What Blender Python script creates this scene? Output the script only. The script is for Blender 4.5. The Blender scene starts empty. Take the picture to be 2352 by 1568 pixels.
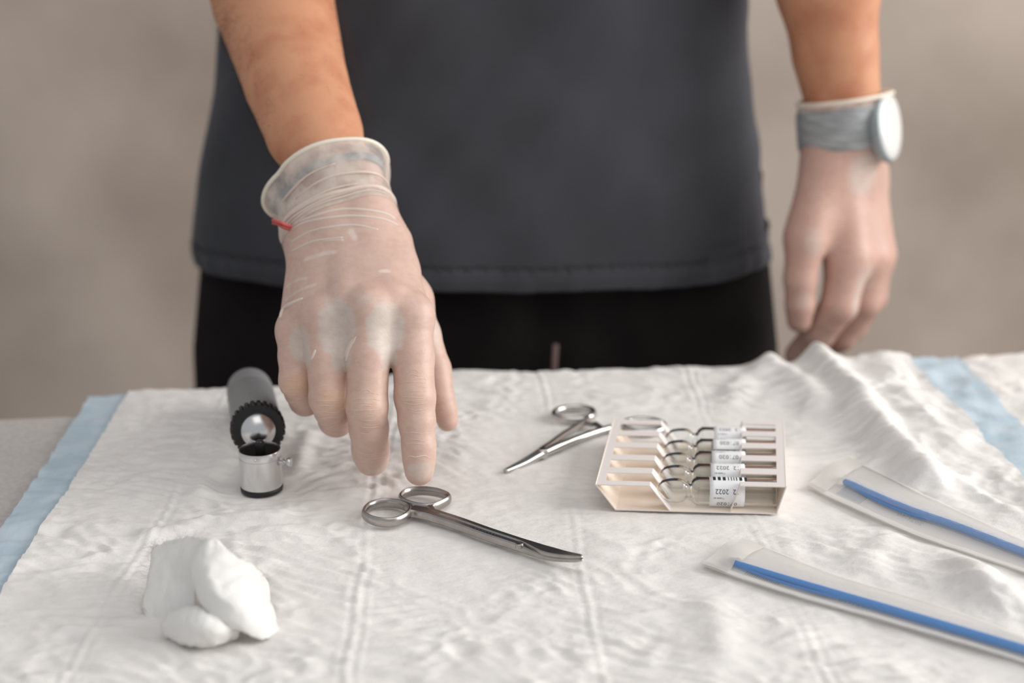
import bpy, math, random
import numpy as np
from mathutils import Vector, Matrix

random.seed(7)
rng = np.random.default_rng(7)
C = bpy.context.scene.collection
SC = bpy.context.scene

# ------------------------------------------------------------------ camera, world, light, exposure
T = 0.78                       # height of the padded couch top above the floor
CAMH = 0.355                   # camera above the couch top
PITCH = math.radians(18.0)
FPX = 50.0 / 36.0 * 2352.0
cam_d = bpy.data.cameras.new('camera')
cam_d.lens = 50.0
cam_d.sensor_width = 36.0
cam_d.clip_start = 0.02
cam_d.dof.use_dof = True
cam_d.dof.focus_distance = 0.802
cam_d.dof.aperture_fstop = 3.9
cam = bpy.data.objects.new('camera', cam_d)
C.objects.link(cam)
cam.location = (0, 0, T + CAMH)
cam.rotation_euler = (math.radians(90) - PITCH, 0, 0)
SC.camera = cam

world = bpy.data.worlds.new('room_daylight')
SC.world = world
world.use_nodes = True
wb = world.node_tree.nodes['Background']
wb.inputs[0].default_value = (0.93, 0.96, 1.0, 1)
wb.inputs[1].default_value = 0.41

def area(name, loc, target, sx, sy, power, col):
    l = bpy.data.lights.new(name, 'AREA')
    l.shape = 'RECTANGLE'; l.size = sx; l.size_y = sy; l.energy = power; l.color = col
    o = bpy.data.objects.new(name, l); C.objects.link(o)
    o.location = loc
    d = Vector(target) - Vector(loc)
    o.rotation_euler = d.to_track_quat('-Z', 'Y').to_euler()
    return o
area('window_light', (2.5, 0.75, T + 1.0), (0, 0.9, T), 2.0, 1.7, 66, (1.0, 0.98, 0.95))
area('ceiling_light', (0.3, 0.2, T + 2.1), (0.0, 0.9, T), 2.2, 2.2, 13, (1.0, 0.96, 0.91))

SC.cycles.transparent_max_bounces = 32
SC.view_settings.view_transform = 'Standard'
SC.view_settings.look = 'None'
SC.view_settings.gamma = 1.0
SC.view_settings.use_curve_mapping = False
SC.view_settings.exposure = 0.15

# ------------------------------------------------------------------ measuring helpers (photo pixel -> point in the room)
_f = np.array([0, math.cos(PITCH), -math.sin(PITCH)])
_u = np.array([0, math.sin(PITCH), math.cos(PITCH)])
_r = np.array([1.0, 0, 0])
CAM = np.array([0, 0, T + CAMH])
def ray(x, y):
    return _f + (x - 1176.0) / FPX * _r - (y - 784.0) / FPX * _u
def P(x, y, Y):
    d = ray(x, y); return CAM + d * (Y / d[1])
def PT(x, y, h=0.0):
    d = ray(x, y); return CAM + d * ((h - CAMH) / d[2])
def mpp(p):                    # metres per photo pixel at point p
    return float(np.dot(np.asarray(p) - CAM, _f)) / FPX

# ------------------------------------------------------------------ noise
_perm = np.arange(256); np.random.default_rng(3).shuffle(_perm); _perm = np.concatenate([_perm] * 3)
_g2 = np.array([[math.cos(a), math.sin(a)] for a in np.linspace(0, 2 * math.pi, 16, endpoint=False)])
def noise2(x, y):
    x = np.asarray(x, float); y = np.asarray(y, float)
    xi = np.floor(x).astype(int); yi = np.floor(y).astype(int)
    xf = x - xi; yf = y - yi
    u = xf * xf * xf * (xf * (xf * 6 - 15) + 10); v = yf * yf * yf * (yf * (yf * 6 - 15) + 10)
    def g(ix, iy, dx, dy):
        gg = _g2[_perm[_perm[ix & 255] + (iy & 255)] & 15]
        return gg[..., 0] * dx + gg[..., 1] * dy
    a = g(xi, yi, xf, yf); b = g(xi + 1, yi, xf - 1, yf)
    c = g(xi, yi + 1, xf, yf - 1); d = g(xi + 1, yi + 1, xf - 1, yf - 1)
    return (a + u * (b - a)) + v * ((c + u * (d - c)) - (a + u * (b - a)))
def noise3(p):                 # cheap 3D noise from three planes
    x, y, z = p[..., 0], p[..., 1], p[..., 2]
    return (noise2(x + 3.1, y + z * .37) + noise2(y - 7.3, z + x * .41) + noise2(z + 11.7, x - y * .33)) / 1.5
def sstep(a, b, x):
    t = np.clip((np.asarray(x, float) - a) / (b - a), 0, 1); return t * t * (3 - 2 * t)

# ------------------------------------------------------------------ mesh helpers
class MB:
    def __init__(self): self.v = []; self.f = []; self.n = 0
    def add(self, v, f):
        v = np.asarray(v, float).reshape(-1, 3)
        self.v.append(v); self.f += [[i + self.n for i in q] for q in f]; self.n += len(v); return self
    def verts(self): return np.concatenate(self.v) if self.v else np.zeros((0, 3))

def link(name, me, mat, parent=None, base=None):
    o = bpy.data.objects.new(name, me); C.objects.link(o)
    if mat is not None:
        for m in (mat if isinstance(mat, (list, tuple)) else [mat]): me.materials.append(m)
    if parent is not None: o.parent = parent
    return o
def base_of(parent):
    b = np.zeros(3); p = parent
    while p is not None:
        b += np.array(p.location); p = p.parent
    return b
def build(name, mb, mat, parent=None, smooth=True, base=None, sharp=None):
    v = mb.verts(); me = bpy.data.meshes.new(name)
    off = base_of(parent)
    if base is not None: off = np.asarray(base, float)
    me.from_pydata((v - off).tolist(), [], mb.f); me.validate(clean_customdata=False); me.update()
    if smooth:
        me.polygons.foreach_set('use_smooth', [True] * len(me.polygons))
        if sharp is not None:
            try: me.set_sharp_from_angle(angle=math.radians(sharp))
            except Exception: pass
    o = link(name, me, mat, parent)
    if base is not None: o.location = tuple(off)
    return o
def tag(o, label=None, cat=None, group=None, kind=None):
    if label: o['label'] = label
    if cat: o['category'] = cat
    if group: o['group'] = group
    if kind: o['kind'] = kind
    return o
def thing(name, loc, label, cat, group=None):
    o = bpy.data.objects.new(name, None); C.objects.link(o)
    o.location = tuple(np.asarray(loc, float)); o.empty_display_size = 0.02
    return tag(o, label, cat, group)

def loft(rings, closed=True, cap0=False, cap1=False):
    rings = [np.asarray(r, float) for r in rings]; n = len(rings[0]); v = np.concatenate(rings); f = []
    m = n if closed else n - 1
    for i in range(len(rings) - 1):
        for j in range(m):
            a = i * n + j; b = i * n + (j + 1) % n
            f.append([a, b, b + n, a + n])
    if cap0: f.append(list(range(n))[::-1])
    if cap1: f.append([(len(rings) - 1) * n + j for j in range(n)])
    return v, f
def unit(a):
    a = np.asarray(a, float); return a / (np.linalg.norm(a) + 1e-12)
def frames(pts, up=(0, 0, 1)):
    pts = np.asarray(pts, float); tg = np.gradient(pts, axis=0); out = []
    for t in tg:
        t = unit(t); s = np.cross(t, up)
        if np.linalg.norm(s) < 1e-4: s = np.cross(t, (1, 0, 0))
        s = unit(s); out.append((t, s, np.cross(s, t)))
    return out
def sweep(pts, prof, cap=True, up=(0, 0, 1), closed=False):
    """prof(i, t) -> (k,2) section in (side, up)."""
    pts = np.asarray(pts, float)
    if closed:
        n = len(pts); fr = []
        for i in range(n):
            t = unit(pts[(i + 1) % n] - pts[i - 1]); s = unit(np.cross(t, up)); fr.append((t, s, np.cross(s, t)))
    else: fr = frames(pts, up)
    rings = []
    for i, (p, (t, s, w)) in enumerate(zip(pts, fr)):
        q = np.asarray(prof(i, i / max(1, len(pts) - 1)), float)
        rings.append(p + q[:, :1] * s + q[:, 1:] * w)
    if closed: rings.append(rings[0]); return loft(rings)
    return loft(rings, True, cap, cap)
def circ(r, n=14, ry=None):
    a = np.linspace(0, 2 * math.pi, n, endpoint=False); return np.stack([np.cos(a) * r, np.sin(a) * (r if ry is None else ry)], 1)
def rrect(w, h, b=0.3):
    """bevelled rectangle, half sizes w,h; b = bevel as share of the smaller half"""
    c = min(w, h) * b
    return np.array([[w, -h + c], [w, h - c], [w - c, h], [-w + c, h], [-w, h - c], [-w, -h + c], [-w + c, -h], [w - c, -h]])
def tube(pts, r, n=12, cap=True):
    pts = np.asarray(pts, float); rr = r if hasattr(r, '__len__') else [r] * len(pts)
    return sweep(pts, lambda i, t: circ(rr[i], n), cap)
def smooth_line(pts, n=8, closed=False):
    pts = np.asarray(pts, float); m = len(pts); out = []
    rngi = range(m if closed else m - 1)
    for i in rngi:
        g = (lambda k: pts[k % m]) if closed else (lambda k: pts[min(max(k, 0), m - 1)])
        p0, p1, p2, p3 = g(i - 1), g(i), g(i + 1), g(i + 2)
        for k in range(n):
            t = k / n
            out.append(.5 * ((2 * p1) + (-p0 + p2) * t + (2 * p0 - 5 * p1 + 4 * p2 - p3) * t * t + (-p0 + 3 * p1 - 3 * p2 + p3) * t ** 3))
    if not closed: out.append(pts[-1])
    return np.array(out)
def lathe(profile, n=32, axis=(0, 0, 1), origin=(0, 0, 0)):
    """profile: list of (r, s) along axis"""
    ax = unit(axis); s = unit(np.cross(ax, (0, 0, 1)) if abs(ax[2]) < .9 else np.cross(ax, (0, 1, 0))); w = np.cross(ax, s)
    a = np.linspace(0, 2 * math.pi, n, endpoint=False)
    rings = [np.asarray(origin) + ax * q + (np.cos(a)[:, None] * s + np.sin(a)[:, None] * w) * max(r, 1e-5) for r, q in profile]
    return loft(rings, True, profile[0][0] < 1e-4, profile[-1][0] < 1e-4)
def box(c, h):
    c = np.asarray(c, float); h = np.asarray(h, float)
    v = [c + h * np.array(s) for s in ((-1,-1,-1),(1,-1,-1),(1,1,-1),(-1,1,-1),(-1,-1,1),(1,-1,1),(1,1,1),(-1,1,1))]
    return v, [[3,2,1,0],[4,5,6,7],[0,1,5,4],[1,2,6,5],[2,3,7,6],[3,0,4,7]]
def gridfaces(nx, ny):
    return [[j * nx + i, j * nx + i + 1, (j + 1) * nx + i + 1, (j + 1) * nx + i] for j in range(ny - 1) for i in range(nx - 1)]

# ------------------------------------------------------------------ signed-distance bodies (one continuous skin each)
class Field:
    def __init__(self, lo, hi, res):
        self.lo = np.asarray(lo, float); self.res = res
        self.dim = np.ceil((np.asarray(hi) - self.lo) / res).astype(int) + 1
        self.d = np.full(self.dim, 0.05, np.float32)
    def sub(self, lo, hi):
        a = np.clip(np.floor((lo - self.lo) / self.res).astype(int), 0, self.dim)
        b = np.clip(np.ceil((hi - self.lo) / self.res).astype(int) + 1, 0, self.dim)
        return tuple(slice(x, y) for x, y in zip(a, b))
    def coords(self, sl):
        ax = [(np.arange(s.start, s.stop) * self.res + self.lo[k]).astype(np.float32) for k, s in enumerate(sl)]
        return np.meshgrid(*ax, indexing='ij')
    def cone(self, a, b, ra, rb, k, squash=None, arr=None):
        D = self.d if arr is None else arr
        a = np.asarray(a, float); b = np.asarray(b, float); R = max(ra, rb) + max(k, .004) + .004
        sl = self.sub(np.minimum(a, b) - R, np.maximum(a, b) + R)
        X, Y, Z = self.coords(sl)
        if X.size == 0: return
        ab = b - a; L = float(ab @ ab) + 1e-12
        px, py, pz = X - a[0], Y - a[1], Z - a[2]
        t = np.clip((px * ab[0] + py * ab[1] + pz * ab[2]) / L, 0, 1)
        qx, qy, qz = px - t * ab[0], py - t * ab[1], pz - t * ab[2]
        if squash is not None:      # (direction, factor): flatten along a direction
            n, s = squash; n = unit(n); dn = qx * n[0] + qy * n[1] + qz * n[2]; e = dn * (1 / s - 1)
            qx = qx + e * n[0]; qy = qy + e * n[1]; qz = qz + e * n[2]
        dd = np.sqrt(qx * qx + qy * qy + qz * qz) - (ra + t * (rb - ra))
        D[sl] = self._smin(D[sl], dd.astype(np.float32), k)
    @staticmethod
    def _smin(a, b, k):
        if k <= 0: return np.minimum(a, b)
        h = np.clip(.5 + .5 * (b - a) / k, 0, 1); return b + (a - b) * h - k * h * (1 - h)
    def chain(self, pts, rad, k, **kw):
        for i in range(len(pts) - 1): self.cone(pts[i], pts[i + 1], rad[i], rad[i + 1], k, **kw)
    def sample(self, p):
        q = (np.asarray(p, float) - self.lo) / self.res
        q = np.clip(q, 0, self.dim - 1.001); i = q.astype(int); f = q - i
        d = self.d; x, y, z = i[..., 0], i[..., 1], i[..., 2]; fx, fy, fz = f[..., 0], f[..., 1], f[..., 2]
        c = 0
        for dx in (0, 1):
            for dy in (0, 1):
                for dz in (0, 1):
                    c = c + d[x + dx, y + dy, z + dz] * (fx if dx else 1 - fx) * (fy if dy else 1 - fy) * (fz if dz else 1 - fz)
        return c
    def trace(self, x, y, t0=.6, t1=1.3):
        d = ray(x, y); d = d / np.linalg.norm(d); t = t0
        while t < t1:
            s = float(self.sample((CAM + d * t)[None])[0])
            if np.any(CAM + d * t < self.lo) or np.any(CAM + d * t > self.lo + self.res * (self.dim - 1)): s = max(s, .003)
            if s < 2e-4: return CAM + d * t
            t += min(max(s * .7, 2e-4), .004)
        return None
    def mesh(self):
        d = self.d; s = d < 0
        cnt = np.zeros(np.array(d.shape) - 1, np.int8)
        for dx in (0, 1):
            for dy in (0, 1):
                for dz in (0, 1):
                    cnt += s[dx:d.shape[0]-1+dx, dy:d.shape[1]-1+dy, dz:d.shape[2]-1+dz]
        act = (cnt > 0) & (cnt < 8); ids = np.full(act.shape, -1, np.int64); cells = np.argwhere(act); ids[act] = np.arange(len(cells))
        acc = np.zeros((len(cells), 3)); num = np.zeros(len(cells))
        cor = [(x, y, z) for x in (0, 1) for y in (0, 1) for z in (0, 1)]
        val = {c: d[cells[:, 0] + c[0], cells[:, 1] + c[1], cells[:, 2] + c[2]].astype(float) for c in cor}
        for a in cor:
            for k in range(3):
                if a[k] == 0:
                    b = list(a); b[k] = 1; b = tuple(b); va, vb = val[a], val[b]
                    m = (va < 0) != (vb < 0); t = np.where(m, va / np.where(m, va - vb, 1), 0)
                    p = np.array(a, float)[None].repeat(len(cells), 0); p[:, k] += t
                    acc += p * m[:, None]; num += m
        v = (cells + acc / np.maximum(num, 1)[:, None]) * self.res + self.lo
        F = []
        for k in range(3):
            a1, a2 = (k + 1) % 3, (k + 2) % 3
            sl0 = [slice(None)] * 3; sl1 = [slice(None)] * 3; sl0[k] = slice(0, -1); sl1[k] = slice(1, None)
            s0, s1 = s[tuple(sl0)], s[tuple(sl1)]
            e = np.argwhere(s0 != s1)
            ok = (e[:, a1] > 0) & (e[:, a2] > 0) & (e[:, a1] < d.shape[a1] - 1) & (e[:, a2] < d.shape[a2] - 1)
            e = e[ok]; flip = s0[e[:, 0], e[:, 1], e[:, 2]]
            def cid(o1, o2):
                q = e.copy(); q[:, a1] += o1; q[:, a2] += o2; return ids[q[:, 0], q[:, 1], q[:, 2]]
            q = np.stack([cid(-1, -1), cid(0, -1), cid(0, 0), cid(-1, 0)], 1)
            q[~flip] = q[~flip][:, ::-1]; F.append(q)
        F = np.concatenate(F); F = F[(F >= 0).all(1)]
        return v, F
def smooth_verts(v, F, it=2, lam=.5):
    n = len(v); e = np.concatenate([F[:, [0, 1]], F[:, [1, 2]], F[:, [2, 3]], F[:, [3, 0]]])
    e = np.concatenate([e, e[:, ::-1]]); deg = np.bincount(e[:, 0], minlength=n)[:, None]
    for _ in range(it):
        a = np.stack([np.bincount(e[:, 0], weights=v[e[:, 1], k], minlength=n) for k in range(3)], 1) / np.maximum(deg, 1)
        v = v + lam * (a - v)
    return v
def vnormals(v, F):
    fn = np.cross(v[F[:, 2]] - v[F[:, 0]], v[F[:, 3]] - v[F[:, 1]])
    n = np.zeros_like(v)
    for k in range(4):
        for c in range(3): n[:, c] += np.bincount(F[:, k], weights=fn[:, c], minlength=len(v))
    return n / (np.linalg.norm(n, axis=1, keepdims=True) + 1e-12)
def mesh_np(name, v, F, mat, parent=None, base=None, col=None):
    me = bpy.data.meshes.new(name); off = base_of(parent) if base is None else np.asarray(base)
    F = np.asarray(F); me.vertices.add(len(v)); me.vertices.foreach_set('co', (v - off).astype(np.float32).ravel())
    me.loops.add(F.size); me.loops.foreach_set('vertex_index', F.astype(np.int32).ravel())
    me.polygons.add(len(F)); me.polygons.foreach_set('loop_start', np.arange(0, F.size, F.shape[1], dtype=np.int32))
    me.update(calc_edges=True); me.validate(); me.polygons.foreach_set('use_smooth', [True] * len(me.polygons))
    if col is not None:
        at = me.color_attributes.new('tint', 'FLOAT_COLOR', 'POINT')
        at.data.foreach_set('color', np.concatenate([col, np.ones((len(v), 1))], 1).astype(np.float32).ravel())
    o = link(name, me, mat, parent)
    if base is not None: o.location = tuple(off)
    return o

# ------------------------------------------------------------------ materials
def srgb(r, g, b):
    f = lambda c: (c / 255 / 12.92) if c <= 10 else ((c / 255 + .055) / 1.055) ** 2.4
    return (f(r), f(g), f(b), 1)
def mat(name, col, rough=.5, metal=0., spec=.5, sss=0., noise=None, bump=None, attr=None, alpha=None, alpha_noise=None, translucent=0., coat=0., aniso=None, stretch=(1, 1, 1), sheen=0.):
    m = bpy.data.materials.new(name); m.use_nodes = True; nt = m.node_tree; N = nt.nodes; L = nt.links
    b = N['Principled BSDF']; out = N['Material Output']
    b.inputs['Base Color'].default_value = col if len(col) == 4 else (*col, 1)
    b.inputs['Roughness'].default_value = rough; b.inputs['Metallic'].default_value = metal
    b.inputs['Specular IOR Level'].default_value = spec
    b.inputs['Coat Weight'].default_value = coat
    b.inputs['Sheen Weight'].default_value = sheen
    if sss: b.inputs['Subsurface Weight'].default_value = sss; b.inputs['Subsurface Radius'].default_value = (1, .5, .35); b.inputs['Subsurface Scale'].default_value = .004
    tc = N.new('ShaderNodeTexCoord'); mp = N.new('ShaderNodeMapping'); L.new(tc.outputs['Object'], mp.inputs[0]); mp.inputs['Scale'].default_value = stretch
    src = None
    if attr:
        a = N.new('ShaderNodeAttribute'); a.attribute_name = attr; src = a.outputs['Color']
    if noise:               # (scale, detail, other colour, low, high)
        nz = N.new('ShaderNodeTexNoise'); nz.inputs['Scale'].default_value = noise[0]; nz.inputs['Detail'].default_value = noise[1]; L.new(mp.outputs[0], nz.inputs[0])
        rp = N.new('ShaderNodeMapRange'); rp.inputs[1].default_value = noise[3]; rp.inputs[2].default_value = noise[4]; L.new(nz.outputs[0], rp.inputs[0])
        mx = N.new('ShaderNodeMix'); mx.data_type = 'RGBA'; L.new(rp.outputs[0], mx.inputs[0])
        if src is not None:
            mx.blend_type = 'MULTIPLY'; L.new(src, mx.inputs[6])
        else: mx.inputs[6].default_value = col if len(col) == 4 else (*col, 1)
        mx.inputs[7].default_value = noise[2]; src = mx.outputs[2]
    if src is not None: L.new(src, b.inputs['Base Color'])
    prev = None
    for bp in (bump or []):   # (scale, detail, strength, distance, stretch)
        mp2 = N.new('ShaderNodeMapping'); L.new(tc.outputs['Object'], mp2.inputs[0]); mp2.inputs['Scale'].default_value = bp[4] if len(bp) > 4 else (1, 1, 1)
        nz = N.new('ShaderNodeTexNoise'); nz.inputs['Scale'].default_value = bp[0]; nz.inputs['Detail'].default_value = bp[1]; L.new(mp2.outputs[0], nz.inputs[0])
        bn = N.new('ShaderNodeBump'); bn.inputs['Strength'].default_value = bp[2]; bn.inputs['Distance'].default_value = bp[3]; L.new(nz.outputs[0], bn.inputs['Height'])
        if prev: L.new(prev, bn.inputs['Normal'])
        prev = bn.outputs[0]
    if prev: L.new(prev, b.inputs['Normal'])
    surf = b.outputs[0]
    if translucent:
        tr = N.new('ShaderNodeBsdfTranslucent'); tr.inputs[0].default_value = col if len(col) == 4 else (*col, 1)
        if src is not None: L.new(src, tr.inputs[0])
        mx = N.new('ShaderNodeMixShader'); mx.inputs[0].default_value = translucent; L.new(surf, mx.inputs[1]); L.new(tr.outputs[0], mx.inputs[2]); surf = mx.outputs[0]
    if alpha is not None:
        tp = N.new('ShaderNodeBsdfTransparent'); mx = N.new('ShaderNodeMixShader'); mx.inputs[0].default_value = alpha
        if alpha_noise:
            nz = N.new('ShaderNodeTexNoise'); nz.inputs['Scale'].default_value = alpha_noise[0]; nz.inputs['Detail'].default_value = 3; L.new(mp.outputs[0], nz.inputs[0])
            rp = N.new('ShaderNodeMapRange'); rp.inputs[1].default_value = .38; rp.inputs[2].default_value = .6; rp.inputs[3].default_value = alpha_noise[1]; rp.inputs[4].default_value = alpha_noise[2]; L.new(nz.outputs[0], rp.inputs[0]); L.new(rp.outputs[0], mx.inputs[0])
        L.new(tp.outputs[0], mx.inputs[1]); L.new(surf, mx.inputs[2]); surf = mx.outputs[0]
    L.new(surf, out.inputs['Surface'])
    return m
def glass(name, col=(1, 1, 1, 1), ior=1.5, rough=0.0):
    m = bpy.data.materials.new(name); m.use_nodes = True; nt = m.node_tree
    b = nt.nodes['Principled BSDF']; b.inputs['Base Color'].default_value = col; b.inputs['Roughness'].default_value = rough
    b.inputs['Transmission Weight'].default_value = 1.0; b.inputs['IOR'].default_value = ior
    return m

def thin_glass(name):
    m = bpy.data.materials.new(name); m.use_nodes = True; nt = m.node_tree; N = nt.nodes; L = nt.links
    for n in list(N):
        if n.type == 'BSDF_PRINCIPLED': N.remove(n)
    lw_ = N.new('ShaderNodeLayerWeight'); lw_.inputs[0].default_value = .5
    rp = N.new('ShaderNodeValToRGB'); e = rp.color_ramp.elements; e[0].position = .70; e[0].color = (.975, .985, .98, 1); e[1].position = .995; e[1].color = (.46, .53, .53, 1)
    x = rp.color_ramp.elements.new(.93); x.color = (.92, .94, .935, 1)
    L.new(lw_.outputs['Facing'], rp.inputs[0])
    tp = N.new('ShaderNodeBsdfTransparent'); L.new(rp.outputs[0], tp.inputs[0])
    gl = N.new('ShaderNodeBsdfGlossy'); gl.inputs['Roughness'].default_value = .03
    fr = N.new('ShaderNodeFresnel'); fr.inputs[0].default_value = 1.28
    mx = N.new('ShaderNodeMixShader'); L.new(fr.outputs[0], mx.inputs[0]); L.new(tp.outputs[0], mx.inputs[1]); L.new(gl.outputs[0], mx.inputs[2])
    L.new(mx.outputs[0], N['Material Output'].inputs[0]); return m
M = {}
M['wall'] = mat('plaster_wall', srgb(210, 195, 183), .9, spec=.2, noise=(1.6, 5, srgb(166, 151, 140), .36, .64), bump=[(6, 4, .2, .01)])
M['floor'] = mat('floor_vinyl', srgb(120, 112, 105), .6, noise=(3, 3, srgb(105, 98, 92), .4, .6))
M['couch'] = mat('couch_fabric', srgb(196, 190, 186), .85, noise=(260, 2, srgb(186, 180, 176), .4, .6), bump=[(700, 2, .2, .0004)])
M['frame'] = mat('couch_frame', srgb(70, 66, 62), .6)
M['pad'] = mat('nonwoven_pad', srgb(234, 231, 227), .9, spec=.15, sheen=.1, noise=(60, 4, srgb(226, 222, 218), .35, .7),
               bump=[(150, 3, .6, .0016, (.75, 1.5, 1)), (1500, 3, .3, .0003)])
M['padblue'] = mat('blue_backing_film', srgb(182, 201, 213), .55, noise=(40, 4, srgb(196, 211, 221), .4, .6), bump=[(120, 4, .5, .0012, (1, .5, 1))])
M['skin'] = mat('skin', srgb(207, 149, 115), .55, spec=.3, sss=.12, noise=(38, 4, srgb(192, 128, 97), .42, .68), bump=[(420, 3, .25, .0006)])
M['hair'] = mat('dark_arm_hair', srgb(52, 34, 25), .6)
M['glove'] = mat('latex_over_skin', srgb(216, 188, 176), .42, spec=.4, sss=.15, attr='tint', noise=(230, 4, (.95, .91, .90, 1), .42, .64), stretch=(.8, .8, 1.3),
                 bump=[(900, 3, .22, .0004), (300, 4, .22, .0005, (.6, .6, 1.6))])
M['latexline'] = mat('stretched_latex_line', srgb(240, 222, 211), .45)
M['latexfold'] = mat('latex_fold', srgb(222, 203, 191), .42, sss=.1)
M['cuff'] = mat('latex_cuff', srgb(234, 221, 210), .38, spec=.5, translucent=.2, alpha=.62, alpha_noise=(62, .42, .86), bump=[(70, 3, .5, .002)])
M['bead'] = mat('latex_rim', srgb(240, 230, 214), .4, sss=.1)
M['shirt'] = mat('scrub_cotton', srgb(69, 70, 76), .85, spec=.2, sheen=.12, noise=(14, 4, srgb(63, 64, 69), .4, .65), bump=[(1400, 2, .25, .0003)])
M['stitch'] = mat('hem_stitching', srgb(74, 72, 76), .9)
M['pants'] = mat('black_trouser_cloth', srgb(34, 30, 30), .9, spec=.15, noise=(20, 3, srgb(28, 25, 25), .4, .6), bump=[(900, 2, .2, .0004)])
M['cord'] = mat('drawstring_cord', srgb(120, 98, 95), .8)
M['strap'] = mat('grey_strap', srgb(150, 152, 154), .5, noise=(60, 3, srgb(176, 178, 178), .42, .6), stretch=(1, 1, 5), bump=[(90, 3, .5, .002, (1, 1, 4))])
M['case'] = mat('watch_case', srgb(160, 168, 170), .35, metal=.4)
M['dial'] = mat('white_dial', srgb(226, 224, 221), .4, coat=.3)
M['band'] = mat('blue_grey_wristband', srgb(104, 130, 146), .6)
M['red'] = mat('red_thread', srgb(186, 88, 80), .7)
M['steel'] = mat('satin_steel', (.47, .44, .42, 1), .3, metal=1.0, noise=(90, 3, (.40, .375, .36, 1), .4, .6), bump=[(700, 2, .12, .0003, (1, 1, 1))])
M['steel2'] = mat('bright_steel', (.62, .60, .58, 1), .2, metal=1.0)
M['engrave'] = mat('engraving', (.12, .11, .105, 1), .6, metal=.5)
M['alu'] = mat('satin_aluminium', (.74, .74, .74, 1), .28, metal=1.0, bump=[(600, 2, .08, .0002, (1, 1, .1))])
M['black'] = mat('black_plastic', srgb(24, 22, 22), .45)
M['blackmat'] = mat('darkened_inside', srgb(92, 86, 82), .4, metal=.5)
M['handle'] = mat('grey_handle_lacquer', srgb(138, 138, 140), .5)
M['cardout'] = mat('white_carton_outside', srgb(232, 224, 220), .6, bump=[(300, 2, .05, .0004)])
M['cardin'] = mat('cream_carton_inside', srgb(244, 230, 215), .75)
M['glass'] = glass('clear_glass', (.985, .995, .992, 1), 1.5)
M['thinglass'] = thin_glass('thin_clear_glass')
M['liquid'] = glass('clear_liquid', (.97, .97, .97, 1), 1.33)
M['paper'] = mat('label_paper', srgb(240, 240, 241), .55)
M['ink'] = mat('label_ink', srgb(26, 40, 44), .6)
M['filmback'] = mat('milky_backing_paper', srgb(236, 233, 230), .5, spec=.3, translucent=.2, alpha=.8)
M['film'] = mat('clear_pouch_film', srgb(240, 238, 236), .28, spec=.6, translucent=.2, alpha=.15, bump=[(60, 3, .35, .002)])
M['seal'] = mat('pouch_seal', srgb(240, 237, 232), .4, translucent=.2, alpha=.72)
M['blue'] = mat('blue_plastic', srgb(0, 126, 204), .35, coat=.1)
M['clear'] = mat('clear_sheath', srgb(235, 240, 245), .12, alpha=.16)
M['print'] = mat('faint_print', srgb(150, 170, 190), .6, alpha=.55)
M['cotton'] = mat('cotton_gauze', srgb(248, 246, 243), .95, spec=.05, translucent=.2, sheen=.2, bump=[(160, 4, .45, .0018), (1100, 2, .4, .0005)])

# ------------------------------------------------------------------ the room
def plane_obj(name, pts, m, kind='structure'):
    mb = MB(); mb.add(pts, [[0, 1, 2, 3]]); o = build(name, mb, m, None, smooth=False); o['kind'] = kind; return o
def slab(name, lo, hi, m):
    lo = np.array(lo, float); hi = np.array(hi, float); mb = MB(); mb.add(*box((lo + hi) / 2, (hi - lo) / 2)); o = build(name, mb, m, None, smooth=False); o['kind'] = 'structure'; return o
slab('floor', (-3.5, -1.5, -.05), (3.5, 2.45, 0), M['floor'])
slab('wall_back', (-3.5, 2.45, 0), (3.5, 2.55, 2.9), M['wall'])

# ------------------------------------------------------------------ couch
def back_edge(X): return .957 + .125 * (np.asarray(X) + .35)
couch = thing('examination_couch', (0, .65, 0), 'grey fabric covered examination couch under the white pads', 'couch')
TZ = T - .0075
def couch_cushion():
    nx, prof = 60, []
    ys = []
    r = .022
    for a in np.linspace(0, math.pi / 2, 8): ys.append((-r + r * math.sin(a), -r + r * math.cos(a)))
    xs = np.linspace(-1.0, 1.0, nx); rings = []
    for X in xs:
        yb = float(back_edge(X)); yf = .30 + .125 * X
        top = [(yf + r - r * math.sin(a), TZ - r + r * math.cos(a)) for a in np.linspace(math.pi / 2, 0, 8)]
        top += [(y, TZ + .0008 * float(noise2(X * 9, y * 9))) for y in np.linspace(yf + r + .02, yb - r - .01, 40)]
        top += [(yb + a, TZ + b) for a, b in ys]
        top += [(yb, TZ - .07), (yf, TZ - .07)]
        rings.append([(X, y, z) for y, z in top])
    return loft(rings, True, True, True)
mb = MB(); mb.add(*couch_cushion()); build('cushion', mb, M['couch'], couch, sharp=50)
mb = MB(); mb.add(*box((0, .645, TZ - .095), (.9, .26, .024))); build('frame', mb, M['frame'], couch, smooth=False)
for sx in (-.8, .8):
    for sy in (.45, .84):
        mb = MB(); mb.add(*sweep([(sx, sy, 0.0), (sx, sy, TZ - .115)], lambda i, t: rrect(.025, .025, .2), True, up=(0, 1, 0))); build('leg', mb, M['frame'], couch, smooth=False)

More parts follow.
